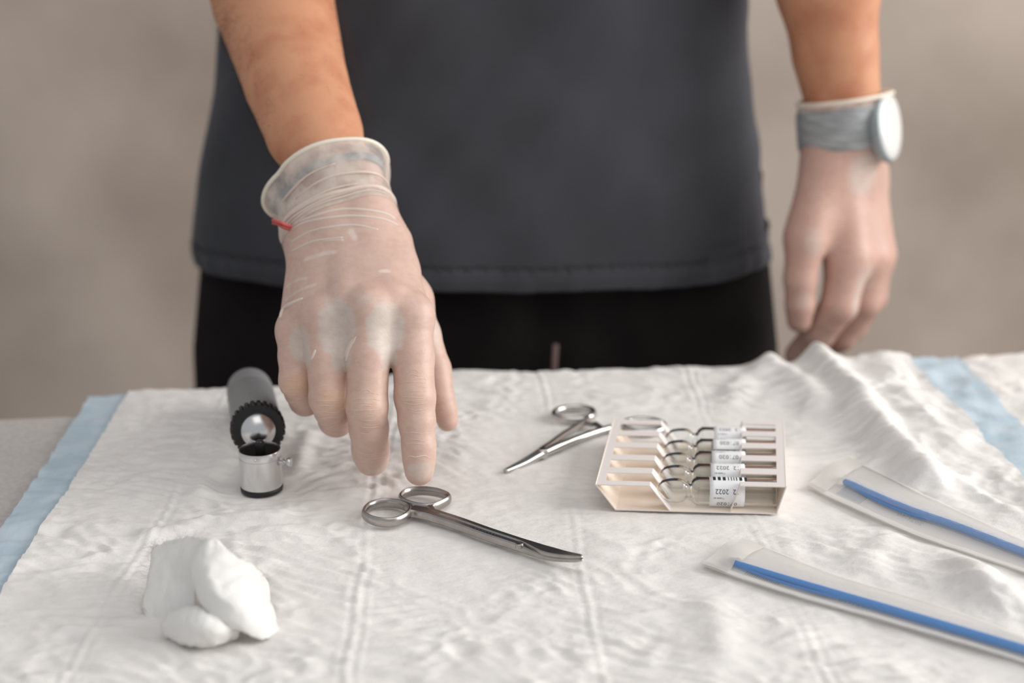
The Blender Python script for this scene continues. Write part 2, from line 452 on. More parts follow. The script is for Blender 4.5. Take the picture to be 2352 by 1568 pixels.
# ------------------------------------------------------------------ absorbent pads
seams = [[(868, 1100), (850, 1210), (795, 1568)], [(1240, 860), (1295, 1050), (1330, 1280), (1388, 1568)],
         [(470, 1000), (365, 1215), (160, 1535)], [(1590, 880), (1660, 1050), (1722, 1195), (1905, 1568)]]
seams = [np.array([PT(*q)[:2] for q in s]) for s in seams]
def seam_x(s, Y):
    o = np.argsort(s[:, 1]); return np.interp(Y, s[o, 1], s[o, 0])
ridges = [  # fold ridges: pixel polyline, height, half width (m)
    ([(1870, 822), (1935, 905), (1985, 975), (2060, 1060), (2105, 1105)], .016, .014),
    ([(1760, 850), (1840, 900), (1890, 970)], .008, .012),
    ([(1800, 960), (1870, 1000), (1920, 1050)], .004, .008),
    ([(2215, 1270), (2262, 1370), (2330, 1490)], .009, .016),
    ([(1640, 1000), (1700, 900), (1760, 850)], .003, .012),
    ([(340, 1235), (470, 1205), (640, 1190)], .0035, .007),
    ([(480, 990), (500, 1080), (470, 1140)], .003, .008),
    ([(2020, 830), (2080, 950), (2180, 1040)], .006, .018),
    ([(1420, 1130), (1480, 1215), (1600, 1240)], .0012, .006),
    ([(1810, 1290), (1700, 1320), (1640, 1400), (1660, 1500)], .003, .010),
    ([(1880, 1420), (1960, 1330), (2050, 1240)], .0035, .012),
    ([(700, 1000), (690, 1080), (640, 1120)], .003, .006),
]
ridges = [(np.array([PT(*q)[:2] for q in a]), h, w) for a, h, w in ridges]
def polydist(p, X, Y):
    best = np.full(np.shape(X), 9.)
    for a, b in zip(p[:-1], p[1:]):
        ab = b - a; t = np.clip(((X - a[0]) * ab[0] + (Y - a[1]) * ab[1]) / (ab @ ab), 0, 1)
        best = np.minimum(best, np.hypot(X - a[0] - t * ab[0], Y - a[1] - t * ab[1]))
    return best
quiet_lines = [(np.array([PT(1640, 1300)[:2], PT(2034, 1410)[:2], PT(2660, 1610)[:2]]), .034), (np.array([PT(1900, 1110)[:2], PT(2104, 1190)[:2], PT(2640, 1400)[:2]]), .030),
               (np.array([PT(1440, 1150)[:2], PT(1760, 1150)[:2], PT(1770, 1000)[:2], PT(1450, 1000)[:2]]), .05)]
quiet = [(PT(1090, 1215)[:2], .085), (PT(1590, 1080)[:2], .075), (PT(602, 1120)[:2], .035), (PT(1330, 1000)[:2], .075), (PT(480, 1400)[:2], .04)]
def pad_height(X, Y):
    wob = noise2(X * 14 + 5, Y * 14)
    z = .0030 * noise2(X * 11 + 1.3, Y * 11 + 4.1) + .0010 * noise2(X * 24 + 9, Y * 30)
    rough = sstep(.05, .28, X)
    # crinkles that run across the pad
    wx = X * 55 + 3 * noise2(X * 20, Y * 20); wy = Y * 135 + X * 25 + 5 * noise2(X * 9 + 3, Y * 9)
    n1 = 1 - np.abs(noise2(wx * .55, wy * .75)) * 2
    n2 = noise2(wx * 1.1 + 40, wy * 1.4 + 7)
    amp = (.5 + .9 * sstep(-.35, .35, noise2(X * 16 + 77, Y * 16)))
    cr = amp * (.0017 * n1 + .0013 * n2) + .0011 * (1 - 2.2 * np.abs(noise2(X * 38 + 2 * noise2(X * 13, Y * 13) + 61, Y * 64 + X * 30)))
    cr += rough * (.0028 * (1 - np.abs(noise2(X * 32 + 8, Y * 26 + X * 12)) * 2.2) + .0012 * noise2(X * 70, Y * 60))
    q = np.ones_like(X)
    for c, r in quiet: q = np.minimum(q, sstep(r * .6, r * 1.1, np.hypot(X - c[0], Y - c[1])))
    for p, r in quiet_lines: q = np.minimum(q, sstep(r * .7, r * 1.5, polydist(p, X, Y)))
    z = z * (.2 + .8 * q) + cr * (.28 + .72 * q)
    for s, (k1, k2) in zip(seams, ((.9, .55), (.8, .12), (.7, .25), (.7, .6))):
        d = X - seam_x(s, Y) + .0012 * noise2(Y * 40, X * 3)
        d = d + .0026 * noise2(Y * 22 + s[0, 0] * 50, X * 4) + .0008 * noise2(Y * 110, X * 30)
        m1 = .35 + .65 * sstep(-.3, .4, noise2(Y * 34 + s[0, 0] * 90, X * 0 + 1.5)); m2 = .25 + .75 * sstep(-.3, .4, noise2(Y * 29 + s[0, 0] * 70, X * 0 + 8.5))
        ad = np.abs(d)
        z += (.35 + .65 * q) * (k1 * (.0008 * np.exp(-(d / .0016) ** 2) * (.4 + .6 * m1) - .0006 * np.exp(-((d + .0030) / .0010) ** 2) * (.3 + .7 * m2) - .0003 * np.exp(-((d - .0034) / .0016) ** 2)) + k2 * (.0007 * m2 * np.exp(-((d - .0058) / .0013) ** 2) - .0005 * m2 * np.exp(-((d - .0082) / .0012) ** 2) + .0005 * m1 * np.exp(-((d + .0062) / .0014) ** 2)))
    for p, h, w in ridges:
        d = polydist(p, X + .006 * wob, Y); z += h * np.exp(-(d / w) ** 2) * (.15 + .85 * q)
    return z
def pad_back(X):
    return np.interp(X, [-.36, -.31, -.2, -.04, .08, .18, .24, .31, .40, .60], [.968, .985, .995, 1.028, 1.036, 1.040, 1.046, 1.060, 1.084, 1.10]) + .004 * noise2(X * 22, X * 0 + 2.2)
def pad_sheet(x0, x1, y0, yb, res, dz, hang=.05, extra=None, wav=None, thick=0.0):
    """sheet from front y0 to the back edge, then hanging over it; x0/x1 functions of Y"""
    ny = int((1.03 - y0) / res); nx = int(.66 / res)
    t = np.linspace(0, 1, ny); nh = 10
    u = np.linspace(0, 1, nx)
    U, Tt = np.meshgrid(u, t)
    Yc = y0 + (1.0 - y0) * Tt
    X = x0(Yc) + (x1(Yc) - x0(Yc)) * U
    Y = y0 + (yb(X) - y0) * Tt
    Z = T + pad_height(X, Y) + dz
    drop = np.clip((Y - (yb(X) - .018)) / .018, 0, 1); Z = Z - .010 * drop ** 2
    if extra is not None: Z = Z + extra(X, Y)
    rows = [np.stack([X, Y, Z], -1)]
    last = rows[0][-1]
    for k in range(1, nh + 1):
        a = k / nh; q = last.copy(); q[:, 1] += .008 * math.sin(min(1, a * 2) * math.pi / 2) + .003 * noise2(last[:, 0] * 30, np.full(nx, a)); q[:, 2] -= hang * a + .002
        rows.append(q[None])
    V = np.concatenate(rows).reshape(-1, 3)
    n2 = ny + nh
    idx = np.arange(n2 * nx).reshape(n2, nx)
    F = np.stack([idx[:-1, :-1], idx[:-1, 1:], idx[1:, 1:], idx[1:, :-1]], -1).reshape(-1, 4)
    return V, F
lo_out = lambda Y: np.interp(Y, [.5, .744, .985], [-.281, -.2943, -.308])
lo_in = lambda Y: np.interp(Y, [.5, .663, .983], [-.260, -.2664, -.2785]) + .0022 * noise2(Y * 30, Y * 0 + 9)
hi_in = lambda Y: np.interp(Y, [.5, .809, .95, 1.06], [.318, .3165, .306, .3105]) + .005 * noise2(Y * 26, Y * 0 + 3)
hi_out = lambda Y: np.interp(Y, [.5, .9, 1.07], [.352, .349, .350]) + .002 * noise2(Y * 12, Y * 0 + 5)
pad = thing('absorbent_pad', (0, .75, T), 'large white quilted absorbent pad with pale blue edges on the couch', 'pad')
V, F = pad_sheet(lo_in, hi_in, .47, pad_back, .0016, -.0006)
mesh_np('absorbent_layer', V, F, M['pad'], pad)
V, F = pad_sheet(lo_out, hi_out, .465, lambda X: pad_back(X) + .001, .004, -.0022, extra=lambda X, Y: -.0008 - .0016 * (1 - sstep(-.307, -.285, X)))
mesh_np('backing_film', V, F, M['padblue'], pad)['label'] = 'pale blue plastic backing showing as a border'
pad2 = lambda X, Y: .004 * sstep(.38, .5, X) - .003 * (1 - sstep(.33, .36, X)) - .002
V, F = pad_sheet(lambda Y: .325 + 0 * Y, lambda Y: .80 + 0 * Y, .60, pad_back, .0035, -.0030, extra=pad2)
o = mesh_np('absorbent_pad', V, F, M['pad'], None, base=(.56, .8, T)); tag(o, 'white pad at far right, beyond the blue edge strip of the larger pad', 'pad')

# ------------------------------------------------------------------ the person
person = thing('person', (-.026, 1.24, 0), 'person in charcoal scrub top and black trousers, gloved hand reaching over the scissors', 'person')

def J(x, y, Y, rpx):          # a joint: photo pixel + distance into the room, radius in photo pixels
    p = P(x, y, Y); return p, rpx * mpp(p)
# --- reaching hand
rw = dict(
    elbow=J(575, -190, 1.13, 150), fore0=J(627, 0, 1.05, 139), fore1=J(680, 190, .965, 119), fore2=J(722, 305, .925, 111),
    wr_l=J(722, 418, .898, 50), wr_r=J(818, 400, .893, 52), wl2=J(718, 505, .884, 45), wr2=J(842, 492, .879, 48))
fingers = {
    'index':  [J(890, 560, .868, 45), J(944, 728, .812, 50), J(953, 912, .783, 46.5), J(962, 1026, .772, 38), J(963, 1081, .768, 34)],
    'middle': [J(835, 550, .866, 48), J(848, 712, .806, 51), J(843, 935, .777, 47), J(851, 1030, .788, 42), J(854, 1054, .797, 39)],
    'ring':   [J(765, 550, .868, 46), J(745, 730, .810, 48), J(756, 915, .785, 45), J(772, 962, .808, 40), J(778, 960, .828, 36)],
    'pinky':  [J(714, 560, .876, 46), J(682, 760, .819, 43), J(681, 875, .801, 39), J(701, 918, .822, 36), J(714, 908, .842, 32)],
}
thumb = [J(862, 560, .892, 42), J(938, 690, .864, 50), J(999, 848, .842, 36), J(1012, 915, .832, 31), J(1028, 966, .828, 25)]

def right_hand(fld, inset=0.0, fore=True):
    g = fld
    palm = np.full(g.dim, .05, np.float32)
    if fore:
        g.cone(rw['fore2'][0], (rw['wr_l'][0] + rw['wr_r'][0]) / 2, rw['fore2'][1] * .98 + .0004 - inset, rw['wr_l'][1] * 1.86 - inset, 0.004, squash=((0, -.6, .8), .8), arr=palm)
    for a, b in (('wr_l', 'wl2'), ('wr_r', 'wr2'), ('wr_l', 'wr_r'), ('wl2', 'wr2')):
        g.cone(rw[a][0], rw[b][0], rw[a][1] - inset, rw[b][1] - inset, .007, arr=palm)
    wm_ = (rw['wr_l'][0] + rw['wr_r'][0]) / 2; w2_ = (rw['wl2'][0] + rw['wr2'][0]) / 2
    g.cone(wm_, w2_, rw['wr_l'][1] * 1.86 - inset, .0250 - inset, .004, squash=((0, -.6, .8), .82), arr=palm)
    for n, f in fingers.items():
        w0 = rw['wl2' if n in ('ring', 'pinky') else 'wr2'][0]
        g.cone(w0 + (f[0][0] - w0) * .2, f[0][0], .0125 - inset, f[0][1] - inset, .014, arr=palm)
        g.cone(f[0][0], f[1][0], f[0][1] - inset, f[1][1] * .93 - inset, .012, arr=palm)
    for a, b in (('index', 'middle'), ('middle', 'ring'), ('ring', 'pinky')):   # palm filling under the knuckles
        m0 = (fingers[a][0][0] + fingers[b][0][0]) / 2; m1 = (fingers[a][1][0] + fingers[b][1][0]) / 2 + np.array([0, .004, .006])
        g.cone(m0, m1, .0115 - inset, .0108 - inset, .008, arr=palm)
        m2 = fingers[a][1][0] * .26 + fingers[a][2][0] * .24 + fingers[b][1][0] * .26 + fingers[b][2][0] * .24 + np.array([0, .0025, {'index': .004, 'middle': .000, 'ring': -.001}[a]])
        g.cone(m1, m2, .0108 - inset, .0072 - inset, .006, arr=palm)
    g.cone(thumb[0][0], thumb[1][0], thumb[0][1] - inset, thumb[1][1] * .95 - inset, .010, arr=palm)
    g.cone((fingers['index'][0][0] + fingers['index'][1][0]) / 2 + np.array([-.004, .012, 0]), thumb[1][0], .012 - inset, .010 - inset, .014, arr=palm)
    total = palm.copy()
    for n, f in list(fingers.items()) + [('thumb', thumb)]:
        fd = np.full(g.dim, .05, np.float32)
        pts = [q[0] for q in f[1:]]; rad = [q[1] - inset for q in f[1:]]
        mid = []
        mr = []
        for i in range(len(pts)):
            mid.append(pts[i]); mr.append(rad[i])
            if i < len(pts) - 1:
                mid.append((pts[i] + pts[i + 1]) / 2); mr.append((rad[i] + rad[i + 1]) / 2 * (1.0 if i == 0 else .99))
        g.chain(mid, mr, .003, arr=fd)
        if n != 'thumb':      # knuckle cap towards the back of the hand
            back = np.array([0, -.8, .6])
            g.cone(f[1][0] + back * .0028, f[1][0] + back * .0028, f[1][1] * .86 - inset, f[1][1] * .86 - inset, .007, arr=fd)
            pass
        comb = Field._smin(palm, fd, .007)
        total = Field._smin(total, comb, .0012)
    g.d = total

hand = Field((-.165, .735, T - .005), (-.02, .985, T + .245), .0009)
right_hand(hand, 0.0, True)

# folds of the latex: pixel polylines laid on the surface
zx = lambda q: (560 + q[0] / 3.136, 280 + q[1] / 3.136)
fold_lines = [
    ([(338, 868), (480, 790), (640, 757), (800, 746), (968, 776)], .0007, 1.0),
    ([(340, 935), (500, 862), (715, 833)], .0006, .9),
    ([(262, 1415), (300, 1335), (428, 1272)], .0010, 1.2),
    ([(345, 775), (450, 722), (640, 690), (800, 680), (1000, 700), (1110, 745)], .0008, .9),
    ([(345, 735), (480, 690), (640, 642), (800, 632), (1000, 655), (1090, 700)], .0009, 1.0),
    ([(440, 990), (560, 950), (660, 932)], .0006, 2.2),
    ([(285, 1200), (370, 1142), (450, 1124)], .0006, 1.6),
    ([(300, 1280), (400, 1212), (515, 1168)], .0006, 1.8),
    ([(770, 780), (800, 840)], .0004, 2.4), ([(985, 1072), (1045, 1072)], .0004, 2.0),
    ([(560, 860), (720, 850)], .0004, .6),
]
zy = lambda q: (560 + q[0] / 3.136, 680 + q[1] / 3.136)
fold_lines2 = [([(740, 470), (760, 390), (815, 290)], .0009, 1.0), ([(490, 460), (520, 385)], .0008, .9), ([(730, 440), (748, 385), (790, 310)], .0007, .8)]
# fine lines over the finger joints (stretched latex)
fine = []
for (cx, cy, w, m_) in ((1240, 690, 118, 11), (895, 830, 132, 12), (605, 790, 112, 9), (360, 660, 82, 7)):
    for k in range(m_):
        q = (k / (m_ - 1)) * 2 - 1; yy = cy + q * 150 + random.uniform(-9, 9); ww = w * random.uniform(.45, 1.0) * (1.05 - .25 * q * q); b_ = q * 13 * random.uniform(.5, 1.3); o_ = random.uniform(-.2, .2) * w
        fine.append(([(cx + o_ - ww, yy - b_), (cx + o_ - ww * .4, yy + b_ * .35 + random.uniform(-5, 5)), (cx + o_ + ww * .35, yy + b_ * .35 + random.uniform(-5, 5)), (cx + o_ + ww * .85, yy - b_)], random.uniform(.00007, .00016), .0))
for yy in (985, 1035, 1062): fine.append(([(1150, yy + 4), (1210, yy - 5), (1290, yy + 3), (1365, yy - 8)], .00012, 0.))
for yy in (1130, 1165): fine.append(([(820, yy - 6), (900, yy + 8), (1020, yy - 6)], .0001, 0.))
fine.append(([(1172, 1172), (1195, 1150), (1235, 1158), (1300, 1148), (1340, 1168)], .00022, 0.))
white_pts, white_r = [], []
line_mb, fold_mb = MB(), MB()
for lines, zf, is_fold in ((fold_lines, zx, True), (fold_lines2, zy, True), (fine, zy, False)):
    for pl, rr, wid in lines:
        px = smooth_line([zf(q) + (0,) for q in pl], 7)
        pts = [hand.trace(x, y) for x, y, _ in px]
        pts = [p for p in pts if p is not None]
        if len(pts) < 4 or max(np.linalg.norm(np.diff(np.array(pts), axis=0), axis=1)) > .012: continue
        if is_fold and wid > 1.3:                      # flat pale patches where the latex stands off
            for a, b in zip(pts[:-1], pts[1:]):
                for q_ in np.linspace(0, 1, 6): white_pts.append((a + (b - a) * q_, wid * .0009, .05))
            continue
        P_ = np.array(pts); n_ = len(P_); prof_ = np.sin(np.linspace(.12, math.pi - .12, n_)) ** .6
        d_in = unit(P_.mean(0) - CAM)
        if is_fold: fold_mb.add(*tube(P_ + d_in * rr * 1.15, rr * 1.5 * prof_ ** .5, 10))
        else: line_mb.add(*tube(P_ + d_in * rr * .1, rr * prof_, 5))
# cut the glove open at the wrist, above the fold band: plane across the forearm
ax_f = unit(rw['fore0'][0] - (rw['wr_l'][0] + rw['wr_r'][0]) / 2)
wc = (rw['wr_l'][0] + rw['wr_r'][0]) / 2
X3 = hand.coords((slice(0, hand.dim[0]), slice(0, hand.dim[1]), slice(0, hand.dim[2])))
cut = ((X3[0] - wc[0]) * ax_f[0] + (X3[1] - wc[1]) * ax_f[1] + (X3[2] - wc[2]) * ax_f[2]) - .010
hand_nocut = hand.d.copy()
hand.d = np.maximum(hand.d, cut.astype(np.float32))
V, F = hand.mesh(); V = smooth_verts(V, F, 2, .35)
del X3, cut

def glove_tint(V, base, patches, lines, warm):
    col = np.tile(np.array(base)[None], (len(V), 1))
    col *= (1 + .05 * noise3(V * 60))[:, None] * np.array([1, 1, 1])
    red = np.clip(.5 + .9 * noise3(V * 34 + 5), 0, 1)[:, None]
    col = col * (1 - red * np.array([0.0, .05, .055]))
    for c, r, k in warm:
        w = (np.exp(-(np.linalg.norm(V - c, axis=1) / r) ** 2) * k)[:, None]; col = col * (1 - w) + np.array(srgb(226, 188, 150)[:3]) * w
    for c, r, k, edge in patches:
        d = np.linalg.norm((V - c) / np.asarray(r), axis=1) + .16 * noise3(V * 300) + .10 * noise3(V * 900)
        w = (1 - sstep(1 - edge, 1, d))[:, None] * k; col = col * (1 - w) + np.array(srgb(207, 193, 183)[:3]) * w
    for p, r, k in lines:
        near = np.where(np.abs(V - p).max(1) < r * 1.6)[0]
        if len(near):
            d = np.linalg.norm(V[near] - p, axis=1); w = ((1 - sstep(r * .6, r * 1.25, d)) * k)[:, None]
            col[near] = np.maximum(col[near], col[near] * (1 - w) + np.array(srgb(232, 220, 210)[:3]) * w)
    return col
def tr(x, y):
    p = hand.trace(x, y); return p if p is not None else P(x, y, .8)
patches = [(tr(885, 757), (.0125, .02, .0175), 1.0, .22), (tr(893, 815), (.0055, .02, .011), .9, .3), (tr(775, 752), (.0130, .02, .019), 1.0, .22),
           (tr(785, 815), (.0075, .02, .012), .9, .3), (tr(690, 788), (.0085, .02, .013), .8, .3), (tr(702, 815), (.005, .02, .008), .8, .3),
           (tr(963, 1082), (.0078, .02, .0070), .75, .3), (tr(965, 720), (.004, .006, .004), .0, .5), (tr(862, 1083), (.007, .02, .0025), .7, .4),
           (tr(840, 688), (.009, .02, .004), .45, .8), (tr(1002, 745), (.006, .02, .022), .6, .6)]
warm = [(tr(762, 920), .009, .45), (tr(678, 885), .008, .5), (tr(850, 925), .010, .18), (tr(955, 905), .010, .12)]
GB = srgb(210, 181, 167)[:3]
col = glove_tint(V, GB, patches, white_pts, warm)
glove_r = mesh_np('glove', V, F, M['glove'], person, col=col)
glove_r['label'] = 'thin translucent latex glove on the reaching hand'
build('knuckle_crease', line_mb, M['latexline'], glove_r)['kind'] = 'stuff'
build('latex_fold', fold_mb, M['latexfold'], glove_r)['kind'] = 'stuff'

# cuff of the reaching glove: loose shell with a rolled rim
axc = unit(P(640, 0, 1.05) - P(760, 440, .893))
def ring_pts(c, e1, e2, a, b, n=72, wob=0., ph=0.):
    t = np.linspace(0, 2 * math.pi, n, endpoint=False)
    w = 1 + wob * noise2(np.cos(t) * 2.2 + ph, np.sin(t) * 2.2 + ph * 1.7)
    return c + (np.cos(t) * a * w)[:, None] * e1 + (np.sin(t) * b * w)[:, None] * e2
cuffrow = [  # centre px, Y, half width px, flat factor, image tilt of the long axis (deg), clearance
    (786, 541, .880, 120, .62, 12, .0004), (786, 523, .882, 124, .64, 14, .0008), (784, 506, .884, 126, .66, 16, .0016), (776, 482, .889, 130, .69, 20, .0030),
    (762, 456, .894, 136, .70, 25, .0045), (748, 436, .899, 141, .71, 28, .0055), (741, 425, .902, 143, .71, 30, .006)]
hand_cut = hand.d; hand.d = hand_nocut
def push_out(r, c, clear):
    for _ in range(6):
        d = hand.sample(r); dirn = r - c; dirn = dirn / np.linalg.norm(dirn, axis=1, keepdims=True)
        r = r + dirn * np.clip(clear - d, 0, .004)[:, None]
    return r
def frame_ring(x, y, Y, hw, fl, tilt, n=72, wob=0., ph=0.):
    c = P(x, y, Y); m = mpp(c); a = math.radians(tilt)
    e1 = unit(math.cos(a) * _r + math.sin(a) * _u); e1 = unit(e1 - axc * float(e1 @ axc)); e2 = np.cross(axc, e1)
    return ring_pts(c, e1, e2, hw * m, hw * m * fl, n, wob, ph), c
mb = MB(); nr = []
CR_ = np.array(cuffrow); ts = np.linspace(0, len(cuffrow) - 1, 31)
for i, t_ in enumerate(ts):
    x, y, Y, hw, fl, tilt, clr = [np.interp(t_, np.arange(len(cuffrow)), CR_[:, k]) for k in range(7)]
    r, c = frame_ring(x, y, Y, hw, fl, tilt)
    wv_ = .030 * noise2(np.cos(np.linspace(0, 6.283, 72)) * 2.6 + i * .10, np.sin(np.linspace(0, 6.283, 72)) * 2.6 + i * .16) * min(1, (30 - i) / 6)
    r = push_out(r + (r - c) * wv_[:, None], c, clr); nr.append(r)
mb.add(*loft(nr)); cuff = build('cuff', mb, M['cuff'], glove_r)
rim = nr[-1]; mb = MB(); mb.add(*sweep(rim, lambda i, t: circ(.00145, 10), closed=True, up=tuple(axc))); build('rolled_rim', mb, M['bead'], glove_r)
for idx_, rad_, a0, a1, sh in ((8, .0013, 36, 72, .2), (6, .0008, 37, 71, .9), (10, .0009, 36, 60, 1.7), (14, .0007, 48, 71, 2.6), (18, .0006, 40, 58, 3.3), (4, .0006, 38, 68, 4.1)):
    seg = nr[idx_][a0:a1]; cc = nr[idx_].mean(0)
    seg = seg + axc * (.0022 * noise2(np.linspace(0, 3.2, len(seg)) + sh * 9, np.full(len(seg), sh)))[:, None]
    seg = push_out(seg, cc, float(np.interp(idx_ / 5, np.arange(7), CR_[:, 6])) - rad_ * .15)
    mb = MB(); mb.add(*tube(seg, [rad_ * 1.25 * (.25 + .75 * math.sin(math.pi * k / (len(seg) - 1))) for k in range(len(seg))], 10)); build('cuff_crease', mb, M['latexfold'], cuff)
band_rings = []
for (x, y, Y, hw, fl, tilt) in ((757, 462, .8925, 124, .66, 22), (754, 453, .8945, 125, .66, 24), (751, 445, .8962, 126, .66, 25)):
    r, c = frame_ring(x, y, Y, hw, fl, tilt); band_rings.append(push_out(r, c, .0016))
hand.d = hand_cut

# --- hanging hand
LY = 1.12
lf = {
    'index':  [J(1925, 400, LY, 50), J(1948, 590, LY - .012, 52), J(1928, 700, LY - .020, 42), J(1878, 768, LY - .012, 37), J(1832, 815, LY, 30)],
    'middle': [J(1955, 400, LY + .012, 50), J(1992, 588, LY + .006, 52), J(1982, 690, LY + .004, 42), J(1930, 770, LY + .012, 36), J(1890, 800, LY + .02, 30)],
    'ring':   [J(1975, 400, LY + .025, 48), J(2006, 585, LY + .026, 47), J(1998, 680, LY + .028, 38), J(1955, 750, LY + .034, 34), J(1910, 780, LY + .04, 28)],
    'pinky':  [J(1980, 400, LY + .038, 46), J(2006, 575, LY + .045, 43), J(2004, 650, LY + .048, 34), J(1985, 705, LY + .05, 30), J(1950, 730, LY + .055, 25)],
}
lth = [J(1890, 390, LY - .008, 48), J(1850, 545, LY - .022, 46), J(1838, 640, LY - .026, 37), J(1838, 700, LY - .026, 33), J(1836, 735, LY - .026, 29)]
lw = [J(1900, -60, LY + .02, 112), J(1918, 120, LY + .012, 98), J(1938, 250, LY + .008, 88), J(1935, 330, LY + .008, 92)]
def left_hand(g, inset=0.0, fore=True):
    palm = np.full(g.dim, .05, np.float32)
    g.cone(lw[2][0], lw[3][0], lw[2][1] - inset, lw[3][1] - inset, .01, arr=palm)
    if fore: g.cone(lw[1][0], lw[2][0], lw[1][1] - inset, lw[2][1] - inset, .01, arr=palm)
    for n, f in lf.items():
        g.cone(lw[3][0] + (f[0][0] - lw[3][0]) * .5, f[0][0], .014 - inset, f[0][1] - inset, .012, arr=palm)
        g.cone(f[0][0], f[1][0], f[0][1] - inset, f[1][1] - inset, .012, arr=palm)
    g.cone(lth[0][0], lth[1][0], lth[0][1] - inset, lth[1][1] - inset, .016, arr=palm)
    g.cone((lf['index'][0][0] + lf['index'][1][0]) / 2 + (0, .01, 0), lth[1][0] + (.004, .004, .012), .014 - inset, .010 - inset, .012, arr=palm)
    total = palm.copy()
    for n, f in list(lf.items()) + [('thumb', lth)]:
        fd = np.full(g.dim, .05, np.float32); g.chain([q[0] for q in f[1:]], [q[1] - inset for q in f[1:]], .004, arr=fd)
        total = Field._smin(total, Field._smin(palm, fd, .008), .0015)
    g.d = total
lhand = Field((.17, 1.03, T - .05), (.34, 1.22, T + .30), .0016)
left_hand(lhand, 0.0, True)
X3 = lhand.coords(tuple(slice(0, n) for n in lhand.dim))
lax = unit(lw[0][0] - lw[3][0]); lc = lw[2][0]
lhand.d = np.maximum(lhand.d, ((X3[0] - lc[0]) * lax[0] + (X3[1] - lc[1]) * lax[1] + (X3[2] - lc[2]) * lax[2] - .005).astype(np.float32)); del X3
V, F = lhand.mesh(); V = smooth_verts(V, F, 3, .4)
trl = lambda x, y: lhand.trace(x, y) if lhand.trace(x, y) is not None else P(x, y, LY)
lp = [(trl(1985, 400), (.018, .04, .024), .75, .5), (trl(1985, 650), (.012, .03, .022), .6, .6), (trl(1870, 560), (.010, .03, .016), .5, .7), (trl(1965, 700), (.004, .02, .016), .7, .6), (trl(1845, 690), (.009, .02, .010), .4, .6)]
warm2 = []
col = glove_tint(V, srgb(203, 168, 154)[:3], lp, [], warm2)
glove_l = mesh_np('glove', V, F, M['glove'], person, col=col)
glove_l['label'] = 'thin latex glove on the hanging hand'
# its cuff and rim, standing just above the strap
mb = MB(); rings = []
for (x, y, hw, fl) in ((1935, 262, 99, .92), (1936, 240, 104, .96), (1937, 226, 108, .97)):
    c = P(x, y, LY + .008); m = mpp(c); a = math.radians(9); e1 = unit(math.cos(a) * _r + math.sin(a) * _u); e1 = unit(e1 - lax * float(e1 @ lax)); e2 = np.cross(lax, e1)
    rings.append(ring_pts(c, e1, e2, hw * m, hw * m * fl, 60, .07, y * .1))
mb.add(*loft(rings)); build('cuff', mb, M['cuff'], glove_l)
mb = MB(); mb.add(*sweep(rings[-1], lambda i, t: circ(.0016, 8), closed=True, up=tuple(lax))); build('rolled_rim', mb, M['bead'], glove_l)

# --- body: one continuous skin (hands inside the gloves, arms, shoulders, trunk)
body = Field((-.36, .74, T - .02), (.34, 1.42, T + .68), .0032)
tmp = Field(body.lo, body.lo + (body.dim - 1) * body.res, body.res)
right_hand(tmp, .0016, False); hr = tmp.d.copy()
left_hand(tmp, .0018, False); hl = tmp.d.copy(); del tmp
body.d = np.minimum(hr, hl); del hr, hl
wm = (rw['wr_l'][0] + rw['wr_r'][0]) / 2
sq = ((0, -.55, .83), .84)
body.cone(rw['fore0'][0], rw['fore1'][0], rw['fore0'][1], rw['fore1'][1], .002, squash=sq)
body.cone(rw['fore1'][0], rw['fore2'][0], rw['fore1'][1], rw['fore2'][1], .002, squash=sq)
body.cone(rw['fore2'][0], wm, rw['fore2'][1], .0238, .002, squash=sq)
body.cone(rw['elbow'][0], rw['fore0'][0], rw['elbow'][1] * .95, rw['fore0'][1], .002)
shR = np.array([-.215, 1.24, T + .60]); shL = np.array([.165, 1.24, T + .60])
body.cone(shR, rw['elbow'][0], .056, .047, .01)
body.cone(lw[0][0], lw[1][0], lw[0][1], lw[1][1], .002); body.cone(lw[1][0], lw[2][0], lw[1][1], lw[2][1] * .95, .002); body.cone(lw[2][0], lw[3][0], lw[2][1] * .95, lw[3][1] * .88, .002)
elL = np.array([.225, 1.17, T + .37]); body.cone(elL, lw[0][0], .046, lw[0][1], .02); body.cone(shL, elL, .056, .047, .03)
tc = np.array([-.026, 1.25, 0.])
body.cone(tc + (0, 0, T + .10), tc + (0, 0, T + .50), .12, .125, .05, squash=((0, 1, 0), .75))
for s in (-1, 1): body.cone(tc + (s * .07, 0, T + .06), tc + (s * .08, 0, T + .52), .115, .11, .05, squash=((0, 1, 0), .78))
body.cone(shR, shL, .06, .06, .05); body.cone(tc + (0, 0, T + .58), tc + (0, 0, T + .70), .06, .055, .04)
V, F = body.mesh(); V = smooth_verts(V, F, 3, .45)
mesh_np('body', V, F, M['skin'], person)

# --- hair on the forearms
def hair(field_pts, n, parent, axis):
    mb = MB()
    (A, ra), (B, rb) = field_pts
    for _ in range(n):
        t = random.random() * .78; a = random.uniform(0, 2 * math.pi); ax_ = unit(B - A); s = unit(np.cross(ax_, (0, 0, 1))); w = np.cross(s, ax_)
        nrm = math.cos(a) * s + math.sin(a) * w
        if abs(math.cos(a)) < .8 and random.random() < .93: continue
        p = A + (B - A) * t + nrm * (ra + t * (rb - ra)) * (.985 if abs(math.cos(a)) > .5 else .86)
        d = unit(nrm * random.uniform(.5, 1.0) + ax_ * random.uniform(.4, 1.1) + np.array([random.uniform(-.4, .4) for _ in range(3)]))
        L_ = random.uniform(.006, .014); q = [p, p + d * L_ * .5, p + d * L_ - nrm * L_ * .25 + ax_ * L_ * .2]
        mb.add(*tube(q, [.00006, .00005, .00002], 3, False))
    o = build('arm_hair', mb, M['hair'], parent); o['kind'] = 'stuff'; return o
